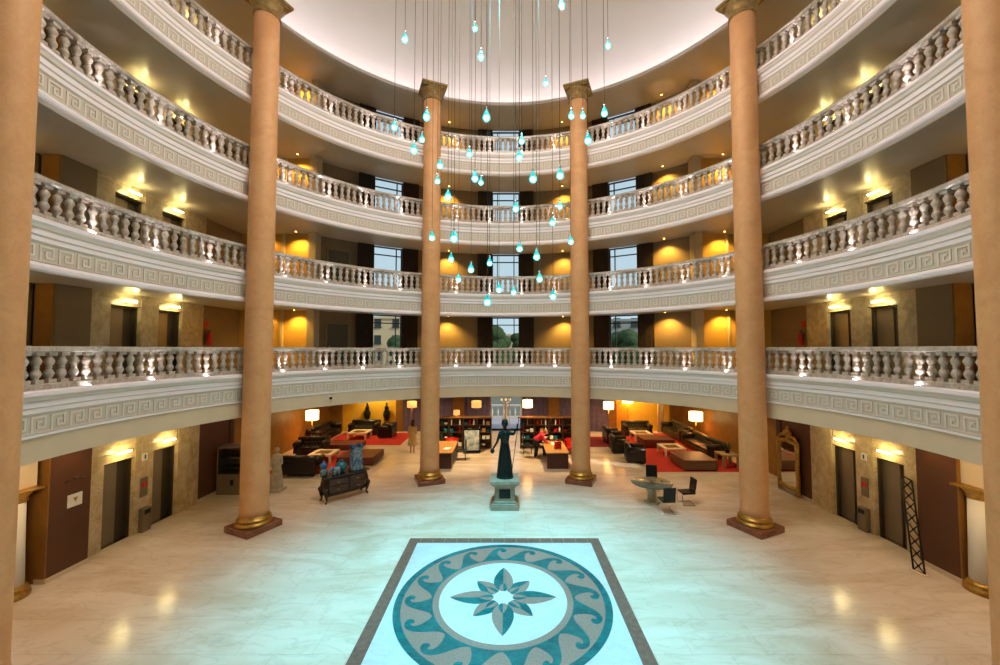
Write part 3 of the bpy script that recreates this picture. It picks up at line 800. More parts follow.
def coffee_table(label, loc, s, h, rz=0):
    t = thing('coffee_table', label, 'coffee table', loc, rz, 'square white coffee tables')
    mb = MB(); f = 0.2
    for a in (-1, 1):
        mb.box((0, a*(s/2-f/2), h-0.05), (s, f, 0.10), bev=0.006); mb.box((a*(s/2-f/2), 0, h-0.05), (f, s-2*f, 0.10), bev=0.006)
    obj('top_frame', mb, M['white_wood'], t)
    obj('inset', MB().box((0, 0, h-0.06), (s-2*f+0.01, s-2*f+0.01, 0.03)), M['table_inset'], t)
    for sx in (-1, 1):
        for sy in (-1, 1): obj('leg', MB().box((sx*(s/2-0.06), sy*(s/2-0.06), (h-0.1)/2), (0.1, 0.1, h-0.1)), M['white_wood'], t)
def rug(label, x0, x1, y0, y1, m, cut=0):
    o = obj('rug', MB().box(((x1-x0)/2-(x1-x0)/2, 0, 0.006), (x1-x0, y1-y0, 0.012)), m, loc=((x0+x1)/2, (y0+y1)/2, 0.0))
    tag(o, label, 'rug')
def floor_lamp(label, loc, zt, zb, r, e=60, dim=False):
    t = thing('floor_lamp', label, 'floor lamp', loc, 0, 'drum shade floor lamps')
    obj('base', MB().lathe([(0.2, 0), (0.2, 0.025), (0.04, 0.04)], seg=20), M['brass'], t)
    obj('pole', MB().tube([(0, 0, 0.03), (0, 0, zb+0.1)], 0.018), M['brass'], t)
    obj('lamp_shade', MB().lathe([(r, zb), (r, zt), (r-0.012, zt), (r-0.012, zb)], seg=28, smooth=True), M['shade_dim' if dim else 'shade'], t)
    lamp('POINT', (loc[0], loc[1], (zt+zb)/2), e, (1, 0.68, 0.26), 0.12)

# left lounge
rug('red rug under the white coffee table beside the commode', -11.6, -7.4, 19.2, 23.3, M['rug_red'])
rug('red rug at the back left of the lounge by yellow wall', -11.6, -6.6, 24.9, 28.5, M['rug_red'])
sofa('sofa', 'black leather tufted sofa with its back to us, behind the commode', 'sofa', (-9.75, 19.25, 0.0125), PI, 1.6, group='black tufted sofas')
sofa('sofa', 'black tufted sofa under the lit lamp at left wall', 'sofa', (-11.05, 22.75, 0.0125), D2R(8), 1.7, group='black tufted sofas')
sofa('sofa', 'long black sofa along left wall beyond the lamp', 'sofa', (-12.15, 26.7, 0), D2R(90), 3.1, seats=3, group='black tufted sofas')
sofa('sofa', 'black sofa against the yellow wall under two dark urns', 'sofa', (-10.0, 28.15, 0.0125), 0, 2.0, group='black tufted sofas')
sofa('armchair', 'square black armchair beside the far left coffee table', 'armchair', (-8.15, 27.3, 0.0125), D2R(-90), 1.2, seats=1, group='black lounge armchairs')
ottoman('low brown square ottoman on bare floor left of column', (-7.75, 21.4, 0.0125), 1.9, 1.8, 0.42, M['ottoman'])
ottoman('flat maroon ottoman between the two left rugs', (-9.75, 24.2, 0), 2.1, 1.3, 0.34, M['ottoman'])
coffee_table('white square coffee table with tan inset behind the commode', (-9.8, 21.55, 0.0125), 1.2, 0.44)
coffee_table('white square coffee table near left yellow wall', (-9.85, 26.8, 0.0125), 1.25, 0.46)
floor_lamp('bright drum shade floor lamp at left lounge wall', (-11.9, 24.4, 0), 2.22, 1.66, 0.37, 150)
floor_lamp('dimmer drum shade floor lamp by standing woman in beige', (-6.55, 27.6, 0), 2.36, 1.95, 0.33, 40, True)
for i, x in enumerate((-10.05, -8.65)):
    t = thing('floor_urn', f'tall dark iron urn on a stand by yellow wall, {"left" if i == 0 else "right"} one', 'urn', (x, 28.72, 0), 0, 'dark urns by the yellow wall')
    mb = MB()
    for a in range(4): mb.tube([(0.2*math.cos(a*PI/2+.78), 0.2*math.sin(a*PI/2+.78), 0), (0.13*math.cos(a*PI/2+.78), 0.13*math.sin(a*PI/2+.78), 0.9)], 0.02, 6)
    mb.box((0, 0, 0.9), (0.34, 0.34, 0.05)); obj('stand', mb, M['iron'], t)
    obj('bowl', MB().lathe([(0.10, 0.92), (0.2, 1.05), (0.25, 1.3), (0.2, 1.5), (0.12, 1.62), (0.16, 1.7)], seg=18), M['bronze'], t)
    obj('lid', MB().lathe([(0.17, 1.7), (0.14, 1.8), (0.06, 1.95), (0.08, 2.05), (0.001, 2.15)], seg=18), M['bronze'], t)

# commode with its pottery
ang = D2R(46.3)
cx_, cy_ = -6.52, 16.28
t = thing('commode', 'dark bombe commode with cabriole legs carrying blue pottery', 'commode', (cx_, cy_, 0), ang)
prof = []
mb = MB(); n = 16; rows = []
for i in range(n+1):
    z = 0.24+0.72*i/n; k = i/n
    bulge = 0.07*math.sin(PI*k**0.8); w = 0.80+bulge; d = 0.24+bulge*0.8
    ring = []
    for x, y in ((-1, -1), (-0.5, -1.12), (0, -1.18), (0.5, -1.12), (1, -1), (1, 0.95), (-1, 0.95)):
        ring.append(mb.bm.verts.new((x*w, y*d, z)))
    rows.append(ring)
fs = []
for i in range(n):
    for k in range(7): fs.append(mb.bm.faces.new((rows[i][k], rows[i][(k+1) % 7], rows[i+1][(k+1) % 7], rows[i+1][k])))
fs.append(mb.bm.faces.new(list(reversed(rows[0])))); fs.append(mb.bm.faces.new(rows[-1]))
mb._done(fs, True); obj('body', mb, M['commode'], t)
obj('top', MB().prism([(-0.9, -0.30), (-0.45, -0.34), (0, -0.36), (0.45, -0.34), (0.9, -0.30), (0.9, 0.28), (-0.9, 0.28)], 0.96, 1.01), M['commode_edge'], t)
for sx in (-1, 1):
    for sy in (-1, 1):
        obj('leg', MB().tube([(sx*0.80, sy*0.24, 0.62), (sx*0.88, sy*0.29, 0.48), (sx*0.84, sy*0.26, 0.28), (sx*0.80, sy*0.24, 0.12), (sx*0.84, sy*0.27, 0.03), (sx*0.87, sy*0.29, 0.02)], [0.05, 0.075, 0.055, 0.035, 0.04, 0.03], 10), M['commode'], t)
for r in range(2):
    for sx in (-1, 1):
        z = 0.52+0.26*r
        o = obj('drawer', MB().box((sx*0.40, -0.335-0.012*(1-r), z), (0.70, 0.05, 0.22), bev=0.012, rot=Matrix.Rotation(sx*0.05, 4, 'Z')), M['wood_dark'], t)
        obj('handle', MB().tube([(sx*0.40-0.09, -0.37, z), (sx*0.40, -0.40, z-0.03), (sx*0.40+0.09, -0.37, z)], 0.012), M['brass'], o)
def on_commode(u, v): return Vector((cx_+u*math.cos(ang)-v*math.sin(ang), cy_+u*math.sin(ang)+v*math.cos(ang), 1.011))
t = thing('pottery_tower', 'tall blue and grey glazed pottery castle on right of the commode', 'pottery', on_commode(0.46, 0.0), ang)
mb = MB(); rr = random.Random(3)
for k in range(5):
    s = 0.46-0.03*(k % 2)-0.02*k; mb.box((0, 0, 0.09+0.175*k), (s, 0.34-0.02*k, 0.18), bev=0.02, rz=0.12*(k % 2))
for k in range(46):
    a = rr.random()*2*PI; z = 0.06+rr.random()*0.8
    mb.box((0.22*math.cos(a), 0.17*math.sin(a), z), (0.07, 0.06, 0.07+0.06*rr.random()), rz=a)
obj('body', mb, M['pale_glaze'], t)
mb = MB()
for (x, y) in ((-0.16, -0.1), (0.16, -0.1), (0.16, 0.1), (-0.16, 0.1)): mb.lathe([(0.06, 0.86), (0.07, 0.95), (0.085, 0.98), (0.085, 1.02), (0.05, 1.03)], (x, y, 0), 10)
for k in range(7): mb.box((-0.15+0.05*k, -0.17, 0.3+0.05*(k % 3)), (0.035, 0.03, 0.16))
obj('turrets', mb, M['blue_glaze'], t)
t = thing('globe_vase', 'round teal glazed vase in the middle of the commode', 'vase', on_commode(-0.10, 0.12))
obj('body', MB().lathe([(0.07, 0), (0.09, 0.03), (0.2, 0.12), (0.235, 0.23), (0.2, 0.34), (0.1, 0.41), (0.06, 0.43)], seg=22), M['teal_glaze'], t)
obj('rim', MB().lathe([(0.055, 0.43), (0.085, 0.455), (0.085, 0.475), (0.05, 0.475)], seg=22), M['blue_glaze'], t)
t = thing('pottery_elephant', 'grey blue pottery elephant on the commode left of round vase', 'pottery', on_commode(-0.42, -0.14), ang)
mb = MB().ball((0, 0, 0.2), 0.13, 14, (1.35, 0.85, 0.9)).ball((-0.2, 0, 0.25), 0.085, 12)
for sx in (-0.1, 0.1):
    for sy in (-0.05, 0.05): mb.tube([(sx, sy, 0.18), (sx, sy, 0.003)], [0.045, 0.04], 10)
mb.tube([(-0.26, 0, 0.25), (-0.31, 0, 0.16), (-0.30, 0, 0.06)], [0.04, 0.03, 0.02], 8)
obj('body', mb, M['pale_glaze'], t)
obj('ear', MB().ball((-0.17, -0.08, 0.27), 0.07, 10, (0.8, 0.25, 1)).ball((-0.17, 0.08, 0.27), 0.07, 10, (0.8, 0.25, 1)), M['blue_glaze'], t)
t = thing('pottery_jar', 'pale jar with blue onion dome lid at left end of the commode', 'jar', on_commode(-0.80, 0.12))
obj('body', MB().lathe([(0.11, 0), (0.14, 0.05), (0.13, 0.2), (0.09, 0.27), (0.11, 0.3)], seg=18), M['pale_glaze'], t)
obj('lid', MB().lathe([(0.115, 0.3), (0.15, 0.36), (0.15, 0.41), (0.1, 0.48), (0.03, 0.54), (0.001, 0.62)], seg=18), M['blue_glaze'], t)

# right lounge
rug('large red rug under the right lounge ottomans', 7.3, 12.1, 19.5, 28.3, M['rug_red'])
rug('small crimson rug by the right column', 4.6, 6.9, 24.4, 27.2, M['rug_dark'])
sofa('armchair', 'black tufted armchair nearest glass table, facing the right rug', 'armchair', (6.95, 21.45, 0.0125), D2R(78), 1.2, seats=1, d=1.0, group='black lounge armchairs')
sofa('armchair', 'dark tufted armchair, middle of the row facing right rug', 'armchair', (6.62, 23.35, 0.0125), D2R(84), 1.15, 'leather_green', seats=1, group='black lounge armchairs')
sofa('armchair', 'black armchair on the crimson rug, farthest of the right row', 'armchair', (6.85, 25.7, 0.0125), D2R(90), 1.25, seats=1, group='black lounge armchairs')
sofa('sofa', 'long olive black sofa along right wall under the lamp, nearer one', 'sofa', (11.45, 23.2, 0.0125), D2R(-90), 3.3, 'leather_green', seats=3, group='black tufted sofas')
sofa('sofa', 'long black sofa along right wall, farther one', 'sofa', (11.6, 27.0, 0.0125), D2R(-90), 3.0, 'leather_green', seats=3, group='black tufted sofas')
sofa('sofa', 'dark sofa at the back right against yellow wall', 'sofa', (9.1, 27.75, 0.0125), 0, 1.9, 'leather_green', group='black tufted sofas')
ottoman('large brown ottoman at front of the right red rug', (9.6, 20.45, 0.0125), 1.65, 1.75, 0.52, M['ottoman_brown'])
ottoman('maroon ottoman between the two right coffee tables', (9.3, 24.75, 0.0125), 1.9, 1.3, 0.5, M['ottoman'])
coffee_table('white square coffee table behind the large brown ottoman', (9.45, 22.75, 0.0125), 1.2, 0.46)
coffee_table('white square coffee table at far right of lounge', (8.95, 26.35, 0.0125), 1.2, 0.48)
t = thing('side_table', 'pale wooden side table at the end of the right sofa', 'side table', (11.35, 20.45, 0.0125))
obj('top', MB().box((0, 0, 0.62), (0.85, 0.85, 0.07), bev=0.008), M['wood_pale'], t)
for sx in (-1, 1):
    for sy in (-1, 1): obj('leg', MB().box((sx*0.36, sy*0.36, 0.297), (0.11, 0.11, 0.59)), M['wood_pale'], t)
t = thing('potted_plant', 'small dark leafy plant standing on the pale side table', 'plant', (11.4, 20.5, 0.668))
obj('pot', MB().lathe([(0.09, 0), (0.12, 0.16), (0.125, 0.18), (0.10, 0.18)], seg=14), M['black'], t)
mb = MB(); rr = random.Random(5)
for k in range(34):
    a = rr.random()*2*PI; q = 0.08+0.22*rr.random(); z = 0.2+0.4*rr.random()
    p1 = Vector((q*math.cos(a), q*math.sin(a), z)); p0 = Vector((0, 0, 0.16)); sd = Vector((-math.sin(a), math.cos(a), 0))*0.035
    mb.poly([p0, p0.lerp(p1, 0.6)+sd, p1, p0.lerp(p1, 0.6)-sd])
obj('foliage', mb, M['foliage'], t)
floor_lamp('bright drum shade floor lamp above the right wall sofas', (11.95, 25.0, 0), 2.04, 1.5, 0.40, 150)
floor_lamp('bright drum shade floor lamp beside the violet curtain, right', (7.05, 27.3, 0), 2.36, 1.88, 0.35, 70)
floor_lamp('bright drum shade floor lamp by the yellow back wall, right', (8.75, 28.55, 0), 2.5, 2.12, 0.38, 70)
t = thing('curtain', 'cream gathered curtain hanging behind the far right sofa', 'curtain', (11.15, 28.6, 0))
mb = MB()
for k in range(6): mb.tube([(-0.22+0.09*k, 0.02*(k % 2), 0.05), (-0.2+0.08*k, 0, 1.8), (-0.22+0.09*k, 0, 3.6)], [0.055, 0.05, 0.055], 8)
obj('drape', mb, M['cream_curtain'], t)
obj('curtain_rod', MB().tube([(-0.4, 0, 3.63), (0.4, 0, 3.63)], 0.02), M['brass'], t)

# dark wooden shelving dividers either side of the entrance
def divider(sgn, nm):
    t = thing('shelving_divider', f'long dark wooden open shelving unit {nm} of the entrance', 'shelving', (sgn*2.6, 24.2, 0), 0, 'dark shelving dividers')
    W, H, Dp = 3.4, 1.84, 0.42
    for k in range(5): obj('upright', MB().box((-W/2+W*k/4, 0, H/2), (0.07, Dp, H)), M['wood_dark'], t)
    obj('top_board', MB().box((0, 0, H+0.02), (W+0.14, Dp+0.06, 0.06), bev=0.006), M['wood_tan'], t)
    obj('back_panel', MB().box((0, Dp/2-0.01, H/2), (W, 0.02, H)), M['wood_dark'], t)
    for z in (0.12, 0.54, 0.96, 1.38): obj('shelf', MB().box((0, 0, z), (W, Dp, 0.045)), M['wood_dark'], t)
    rr = random.Random(11 if sgn < 0 else 12)
    spots = []
    for si, z in enumerate((0.1445, 0.5645, 0.9845, 1.4045)):
        for k in range(4):
            x0 = -W/2+W*k/4+0.16
            for j in range(3):
                x = sgn*2.6+x0+j*0.25; spots.append((si, k, j, Vector((x, 24.2-0.08, z))))
    sn = ['bottom', 'second', 'third', 'top']; cn = ['first', 'second', 'third', 'fourth']; jn = ['left', 'middle', 'right']
    protos = divider.protos
    for (si, k, j, p) in spots:
        if rr.random() < 0.22: continue
        kind = rr.choice(['bottle', 'bowl', 'book', 'box']) if si > 0 else rr.choice(['box', 'book', 'bowl'])
        col = rr.choice(['white', 'wood_tan', 'red', 'teal_glaze', 'paper', 'bronze'])
        key = (kind, col)
        cname = {'white': 'white', 'wood_tan': 'honey coloured', 'red': 'red', 'teal_glaze': 'teal', 'paper': 'cream', 'bronze': 'dark'}[col]
        lb = f'{cname} {kind}, {nm} divider, {sn[si]} shelf, {cn[k]} bay from left, {jn[j]} place'
        if key not in protos:
            if kind == 'bottle': mb = MB().lathe([(0.045, 0), (0.05, 0.01), (0.05, 0.2), (0.018, 0.27), (0.018, 0.34), (0.022, 0.345)], seg=12)
            elif kind == 'bowl': mb = MB().lathe([(0.04, 0), (0.045, 0.015), (0.1, 0.08), (0.115, 0.12), (0.105, 0.12), (0.08, 0.07), (0.001, 0.03)], seg=14)
            elif kind == 'book': mb = MB().box((0, 0, 0.15), (0.05, 0.2, 0.3), bev=0.006)
            else: mb = MB().box((0, 0, 0.09), (0.2, 0.2, 0.18), bev=0.008).box((0, 0, 0.19), (0.21, 0.21, 0.03))
            protos[key] = obj(kind, mb, M[col]); o = protos[key]; o.location = p
        else: o = link_copy(protos[key], None, p)
        tag(o, lb, kind, f'items on the {nm} shelving divider')
divider.protos = {}
divider(-1, 'left'); divider(1, 'right')
def table_lamp(label, loc):
    t = thing('table_lamp', label, 'table lamp', loc, 0)
    obj('base', MB().lathe([(0.08, 0), (0.08, 0.02), (0.03, 0.04), (0.025, 0.12)], seg=14), M['brass'], t)
    obj('lamp_shade', MB().lathe([(0.2, 0.10), (0.19, 0.38), (0.18, 0.38), (0.19, 0.10)], seg=24), M['shade_dim'], t)
table_lamp('small cream table lamp on top of the left shelving', (-3.0, 24.2, 1.892))
def drum(label, loc, r, zb, zt, dim):
    t = thing('drum_pendant', label, 'pendant lamp', (loc[0], loc[1], 3.74), 0, 'drum pendants by the entrance')
    obj('cord', MB().tube([(0, 0, 0), (0, 0, zt-3.76)], 0.01), M['black'], t)
    obj('lamp_shade', MB().lathe([(r, zb-3.74), (r, zt-3.74), (r-0.01, zt-3.74), (r-0.01, zb-3.74)], seg=28), M['shade_dim' if dim else 'shade'], t)
    lamp('POINT', (loc[0], loc[1], (zb+zt)/2), 26 if dim else 60, (1, 0.66, 0.3), 0.1)
drum('dim cream drum pendant left of the entrance', (-1.85, 24.9), 0.31, 2.34, 2.74, True)
drum('bright drum pendant right of the entrance', (1.36, 24.9), 0.31, 2.34, 2.80, False)

# desks, chairs, people
def desk(label, loc):
    t = thing('desk', label, 'desk', loc, 0, 'dark concierge desks')
    obj('top', MB().box((0, 1.25, 0.785), (1.16, 2.6, 0.05), bev=0.006), M['wood_tan'], t)
    obj('front_panel', MB().box((0, 0.03, 0.38), (1.06, 0.05, 0.76)), M['brown_panel'], t)
    obj('back_panel', MB().box((0, 2.47, 0.38), (1.06, 0.05, 0.76)), M['brown_panel'], t)
    obj('side_panel', MB().box((0.5, 1.25, 0.40), (0.04, 2.38, 0.7)), M['brown_panel'], t)
desk('dark desk with honey top, half hidden by left inner column', (-3.25, 20.0, 0))
desk('dark desk with honey top where the person in raspberry leans', (2.62, 20.0, 0))
def office_chair(label, loc, rz, m='leather'):
    t = thing('desk_chair', label, 'chair', loc, rz, 'black desk chairs')
    obj('seat', MB().box((0, 0, 0.47), (0.5, 0.5, 0.08), bev=0.03), M[m], t)
    obj('backrest', MB().box((0, 0.25, 0.80), (0.48, 0.07, 0.52), bev=0.03), M[m], t)
    for sx in (-1, 1):
        for sy in (-1, 1): obj('leg', MB().tube([(sx*0.2, sy*0.2, 0.44), (sx*0.23, sy*0.23, 0)], 0.018), M['black'], t)
office_chair('black desk chair right of the left desk', (-2.42, 21.7, 0), D2R(-84))
office_chair('black desk chair behind the person in raspberry', (1.25, 22.95, 0), D2R(90))
t = thing('armchair', 'red tub armchair behind the right desk, near column', 'armchair', (3.75, 22.9, 0), D2R(10))
obj('seat', MB().box((0, 0, 0.32), (0.62, 0.6, 0.24), bev=0.06), M['red'], t)
obj('backrest', MB().lathe([(0.36, 0.12), (0.40, 0.8), (0.33, 0.82), (0.29, 0.14)], seg=20, a0=-0.2, a1=PI+0.2), M['red'], t)
for sx in (-1, 1): obj('leg', MB().tube([(sx*0.2, -0.2, 0.2), (sx*0.2, -0.2, 0)], 0.02), M['black'], t); obj('leg', MB().tube([(sx*0.2, 0.2, 0.2), (sx*0.2, 0.2, 0)], 0.02), M['black'], t)
t = thing('armchair', 'red tub armchair in front of the left shelving', 'armchair', (-3.15, 23.1, 0), D2R(-10))
obj('seat', MB().box((0, 0, 0.32), (0.62, 0.6, 0.24), bev=0.06), M['red'], t)
obj('backrest', MB().lathe([(0.36, 0.12), (0.40, 0.8), (0.33, 0.82), (0.29, 0.14)], seg=20, a0=-0.2, a1=PI+0.2), M['red'], t)
for sx in (-1, 1): obj('leg', MB().tube([(sx*0.2, -0.2, 0.2), (sx*0.2, -0.2, 0)], 0.02), M['black'], t); obj('leg', MB().tube([(sx*0.2, 0.2, 0.2), (sx*0.2, 0.2, 0)], 0.02), M['black'], t)
o = obj('bag', MB().box((0, 0, 0.19), (0.36, 0.16, 0.38), bev=0.03).tube([(-0.1, 0, 0.37), (-0.08, 0, 0.48), (0.08, 0, 0.48), (0.1, 0, 0.37)], 0.012), M['red'], loc=(2.72, 20.75, 0.811), rot=(0, 0, 0.2))
tag(o, 'red bag standing on the right desk', 'bag')
o = obj('paper', MB().box((0, 0, 0.004), (0.5, 0.62, 0.008)), M['paper'], loc=(2.76, 21.8, 0.811), rot=(0, 0, 0.1)); tag(o, 'white papers spread on the right desk before the person', 'paper')
o = obj('paper', MB().box((0, 0, 0.004), (0.3, 0.42, 0.008)), M['paper'], loc=(-3.05, 20.8, 0.811), rot=(0, 0, -0.2)); tag(o, 'white papers lying on the left desk beside column', 'paper')

def limbs(L, heads=()):
    mb = MB()
    for p0, p1, r0, r1 in L: mb.limb(p0, p1, r0, r1)
    return mb
def hand(mb, w, d, side, s=1.0, curl=0.5):
    """palm at wrist w pointing along d, five bent fingers"""
    w = Vector(w); d = Vector(d).normalized(); sd = Vector(side).normalized(); dn = d.cross(sd).normalized()
    mb.limb(w, w+d*0.08*s, 0.028*s, 0.036*s)
    for k, (o, l) in enumerate(((-0.03, 0.07), (-0.01, 0.082), (0.01, 0.078), (0.03, 0.06))):
        a = w+d*0.085*s+sd*o*s; b = a+d*l*0.5*s+dn*curl*0.012*s; c = b+(d*0.7+dn*curl).normalized()*l*0.5*s
        mb.tube([a-d*0.02, a, b, c], [0.010*s, 0.010*s, 0.0095*s, 0.008*s], 8)
    a = w+d*0.03*s-sd*0.03*s; mb.tube([a, a+(d*0.6-sd*0.8)*0.035*s, a+(d*1.0-sd*0.7)*0.06*s], [0.012*s, 0.011*s, 0.009*s], 8)
def head(mb, c, s=1.0, fwd=(0, -1, 0)):
    c = Vector(c); f = Vector(fwd).normalized(); r = f.cross(Vector((0, 0, 1))).normalized(); u = r.cross(f)
    mb.ball(c, 0.098*s, 16, (0.88, 0.95, 1.15)); mb.ball(c+f*0.03*s-u*0.055*s, 0.062*s, 12, (0.9, 0.9, 1))
    mb.tube([c+f*0.088*s+u*0.02*s, c+f*0.112*s-u*0.018*s, c+f*0.09*s-u*0.03*s], [0.012*s, 0.018*s, 0.012*s], 8)
    for q in (-1, 1):
        mb.ball(c+r*q*0.088*s-u*0.005*s, 0.026*s, 8, (0.5, 0.8, 1.2)); mb.ball(c+f*0.082*s+r*q*0.034*s+u*0.008*s, 0.014*s, 8)
    mb.tube([c+f*0.088*s-u*0.055*s-r*0.022*s, c+f*0.094*s-u*0.055*s, c+f*0.088*s-u*0.055*s+r*0.022*s], 0.008*s, 6)

# woman standing with her back to us in a beige coat
t = thing('person', 'woman with long dark hair in beige coat standing, seen from behind', 'person', (-5.42, 23.15, 0), D2R(180))
mb = limbs([((-.09, 0, .92), (-.09, .01, .50), .085, .058), ((-.09, .01, .50), (-.09, .03, .09), .056, .036), ((.09, 0, .92), (.09, .01, .50), .085, .058), ((.09, .01, .50), (.09, .03, .09), .056, .036),
            ((0, 0, .98), (0, 0, 1.2), .14, .13), ((0, 0, 1.2), (0, 0, 1.42), .13, .15), ((-.17, 0, 1.45), (-.21, .01, 1.17), .052, .042), ((-.21, .01, 1.17), (-.16, -.15, 1.0), .042, .03),
            ((.17, 0, 1.45), (.21, .01, 1.17), .052, .042), ((.21, .01, 1.17), (.16, -.15, 1.0), .042, .03), ((0, 0, 1.48), (0, -.01, 1.62), .055, .05)])
for sx in (-1, 1):
    mb.limb((sx*.09, .04, .045), (sx*.095, -.14, .035), .038, .032); hand(mb, (sx*.16, -.15, 1.0), (-sx*0.3, -.8, -.3), (0, 0.3, -1))
head(mb, (0, -0.02, 1.72), 1.1)
obj('body', mb, M['skin'], t, remesh=0.012)
mb = MB().lathe([(0.27, 0.42), (0.25, 0.7), (0.215, 1.0), (0.185, 1.15), (0.205, 1.35), (0.19, 1.47), (0.10, 1.55), (0.075, 1.56)], seg=28, sy=0.72)
mb.limb((-.17, 0, 1.46), (-.22, .01, 1.17), .072, .058); mb.limb((-.22, .01, 1.17), (-.17, -.12, 1.03), .058, .048); mb.limb((.17, 0, 1.46), (.22, .01, 1.17), .072, .058); mb.limb((.22, .01, 1.17), (.17, -.12, 1.03), .058, .048)
obj('coat', mb, M['beige_cloth'], t, remesh=0.014)
mb = MB().ball((0, 0.015, 1.76), 0.118, 16, (0.95, 1, 1.05)).ball((0, 0.06, 1.6), 0.095, 14, (1.05, 0.7, 1.6))
obj('hair', mb, M['hair'], t, remesh=0.014)
# person bending over the desk
t = thing('person', 'person in raspberry top and black trousers leaning over the right desk', 'person', (1.62, 22.0, 0), 0)
hp, sh, hd = Vector((0, 0, 0.95)), Vector((0.40, 0, 1.26)), Vector((0.56, 0, 1.34))
LEG = [((0, -.1, .92), (.05, -.11, .50), .095, .065), ((.05, -.11, .50), (-.02, -.12, .09), .06, .04), ((0, .1, .92), (.12, .11, .50), .095, .065), ((.12, .11, .50), (.10, .12, .09), .06, .04)]
ARM = [((.40, -.19, 1.24), (.50, -.24, 1.0), .055, .045), ((.50, -.24, 1.0), (.66, -.15, .86), .045, .03), ((.40, .19, 1.24), (.50, .24, 1.0), .055, .045), ((.50, .24, 1.0), (.66, .15, .86), .045, .03)]
mb = limbs([(hp, hp.lerp(sh, .5), .15, .13), (hp.lerp(sh, .5), sh, .13, .15), (sh, hd, .06, .055)]+LEG+ARM)
for q, fx in ((-1, -.02), (1, .10)):
    mb.limb((fx, q*.12, .045), (fx+.17, q*.13, .04), .042, .036); hand(mb, (.66, q*.15, .86), (1, -q*.2, -0.12), (0, q, 0), 1, 0.2)
head(mb, (0.62, 0, 1.40), 1.1, (0.85, 0, -0.5))
obj('body', mb, M['skin'], t, remesh=0.012)
mb = limbs([(hp+Vector((0.04, 0, .05)), hp.lerp(sh, .5), .165, .16), (hp.lerp(sh, .5), sh, .16, .175)]+[(p0, Vector(p0).lerp(Vector(p1), .85), r0+.02, r1+.017) for p0, p1, r0, r1 in ARM])
obj('top', mb, M['pink'], t, remesh=0.014)
mb = limbs([(p0, Vector(p0).lerp(Vector(p1), .93), r0+.022, r1+.02) for p0, p1, r0, r1 in LEG]+[((-.02, 0, .93), (.05, 0, 1.0), .17, .155)])
obj('trousers', mb, M['black_cloth'], t, remesh=0.014)
obj('hair', MB().ball((0.595, 0, 1.44), 0.118, 16, (1, 0.95, 1)).ball((0.52, 0, 1.40), 0.08, 12), M['hair_fair'], t, remesh=0.014)

# pale stone figure by the left column
t = thing('stone_figure', 'pale stone robed figure half hidden behind left outer column', 'statue', (-9.72, 17.0, 0))
mb = MB().lathe([(0.27, 0.12), (0.25, 0.4), (0.2, 0.9), (0.15, 1.15), (0.19, 1.38), (0.17, 1.5), (0.06, 1.56)], seg=24, sy=0.75)
mb.limb((-.17, 0, 1.45), (-.22, -.02, 1.15), .06, .05); mb.limb((-.22, -.02, 1.15), (-.08, -.2, 1.05), .05, .04); mb.limb((.17, 0, 1.45), (.22, -.02, 1.15), .06, .05); mb.limb((.22, -.02, 1.15), (.08, -.2, 1.05), .05, .04)
mb.limb((0, 0, 1.5), (0, 0, 1.62), .055, .05); head(mb, (0, 0, 1.7), 1.1)
for k in range(10):
    a = 2*PI*k/10; mb.tube([(0.26*math.cos(a), 0.195*math.sin(a), 0.13), (0.2*math.cos(a), 0.15*math.sin(a), 0.85)], [0.035, 0.015], 6)
obj('figure', mb, M['stone_figure'], t, remesh=0.014)
obj('base', MB().box((0, 0, 0.06), (0.62, 0.5, 0.12), bev=0.01), M['stone_figure'], t)

# bronze statue on its pedestal
PX, PY = 0.0, 15.35
t = thing('pedestal', 'grey green stone pedestal with dark plaque under the bronze statue', 'pedestal', (PX, PY, 0))
obj('plinth', MB().box((0, 0, 0.075), (1.06, 0.96, 0.15), bev=0.01).box((0, 0, 0.185), (0.98, 0.88, 0.08), bev=0.03).box((0, 0, 0.26), (0.88, 0.78, 0.08), bev=0.03), M['pedestal'], t)
obj('dado', MB().box((0, 0, 0.57), (0.76, 0.70, 0.56)), M['pedestal'], t)
obj('cap', MB().box((0, 0, 0.87), (0.84, 0.78, 0.06), bev=0.01).box((0, 0, 0.93), (0.98, 0.92, 0.07), bev=0.02).box((0, 0, 1.02), (1.10, 1.04, 0.12), bev=0.012), M['pedestal'], t)
obj('plaque', MB().box((0, -0.358, 0.58), (0.42, 0.02, 0.34), bev=0.004), M['bronze'], t)
t = thing('statue', 'dark bronze robed statue holding a staff on the stone pedestal', 'statue', (PX, PY-0.02, 1.0805))
mb = MB().lathe([(0.36, 0.0), (0.36, 0.05), (0.30, 0.07), (0.31, 0.12), (0.285, 0.4), (0.25, 0.8), (0.20, 1.02), (0.17, 1.12), (0.215, 1.32), (0.23, 1.42), (0.18, 1.50), (0.07, 1.54)], seg=32, sy=0.7)
for k in range(14):
    a = 2*PI*k/14+0.2; mb.tube([(0.31*math.cos(a), 0.215*math.sin(a), 0.06), (0.27*math.cos(a), 0.19*math.sin(a), 0.5), (0.19*math.cos(a+.15), 0.13*math.sin(a+.15), 1.02)], [0.04, 0.03, 0.014], 8)
mb.tube([(-0.2, -0.1, 1.42), (0, -0.18, 1.2), (0.18, -0.1, 1.06)], [0.03, 0.045, 0.03], 8)
mb.limb((-.21, 0, 1.42), (-.33, -.02, 1.14), .065, .05); mb.limb((-.33, -.02, 1.14), (-.46, -.05, 0.98), .05, .035); hand(mb, (-.46, -.05, 0.98), (-.5, -.1, -.7), (0, 1, 0), 1.1, 0.8)
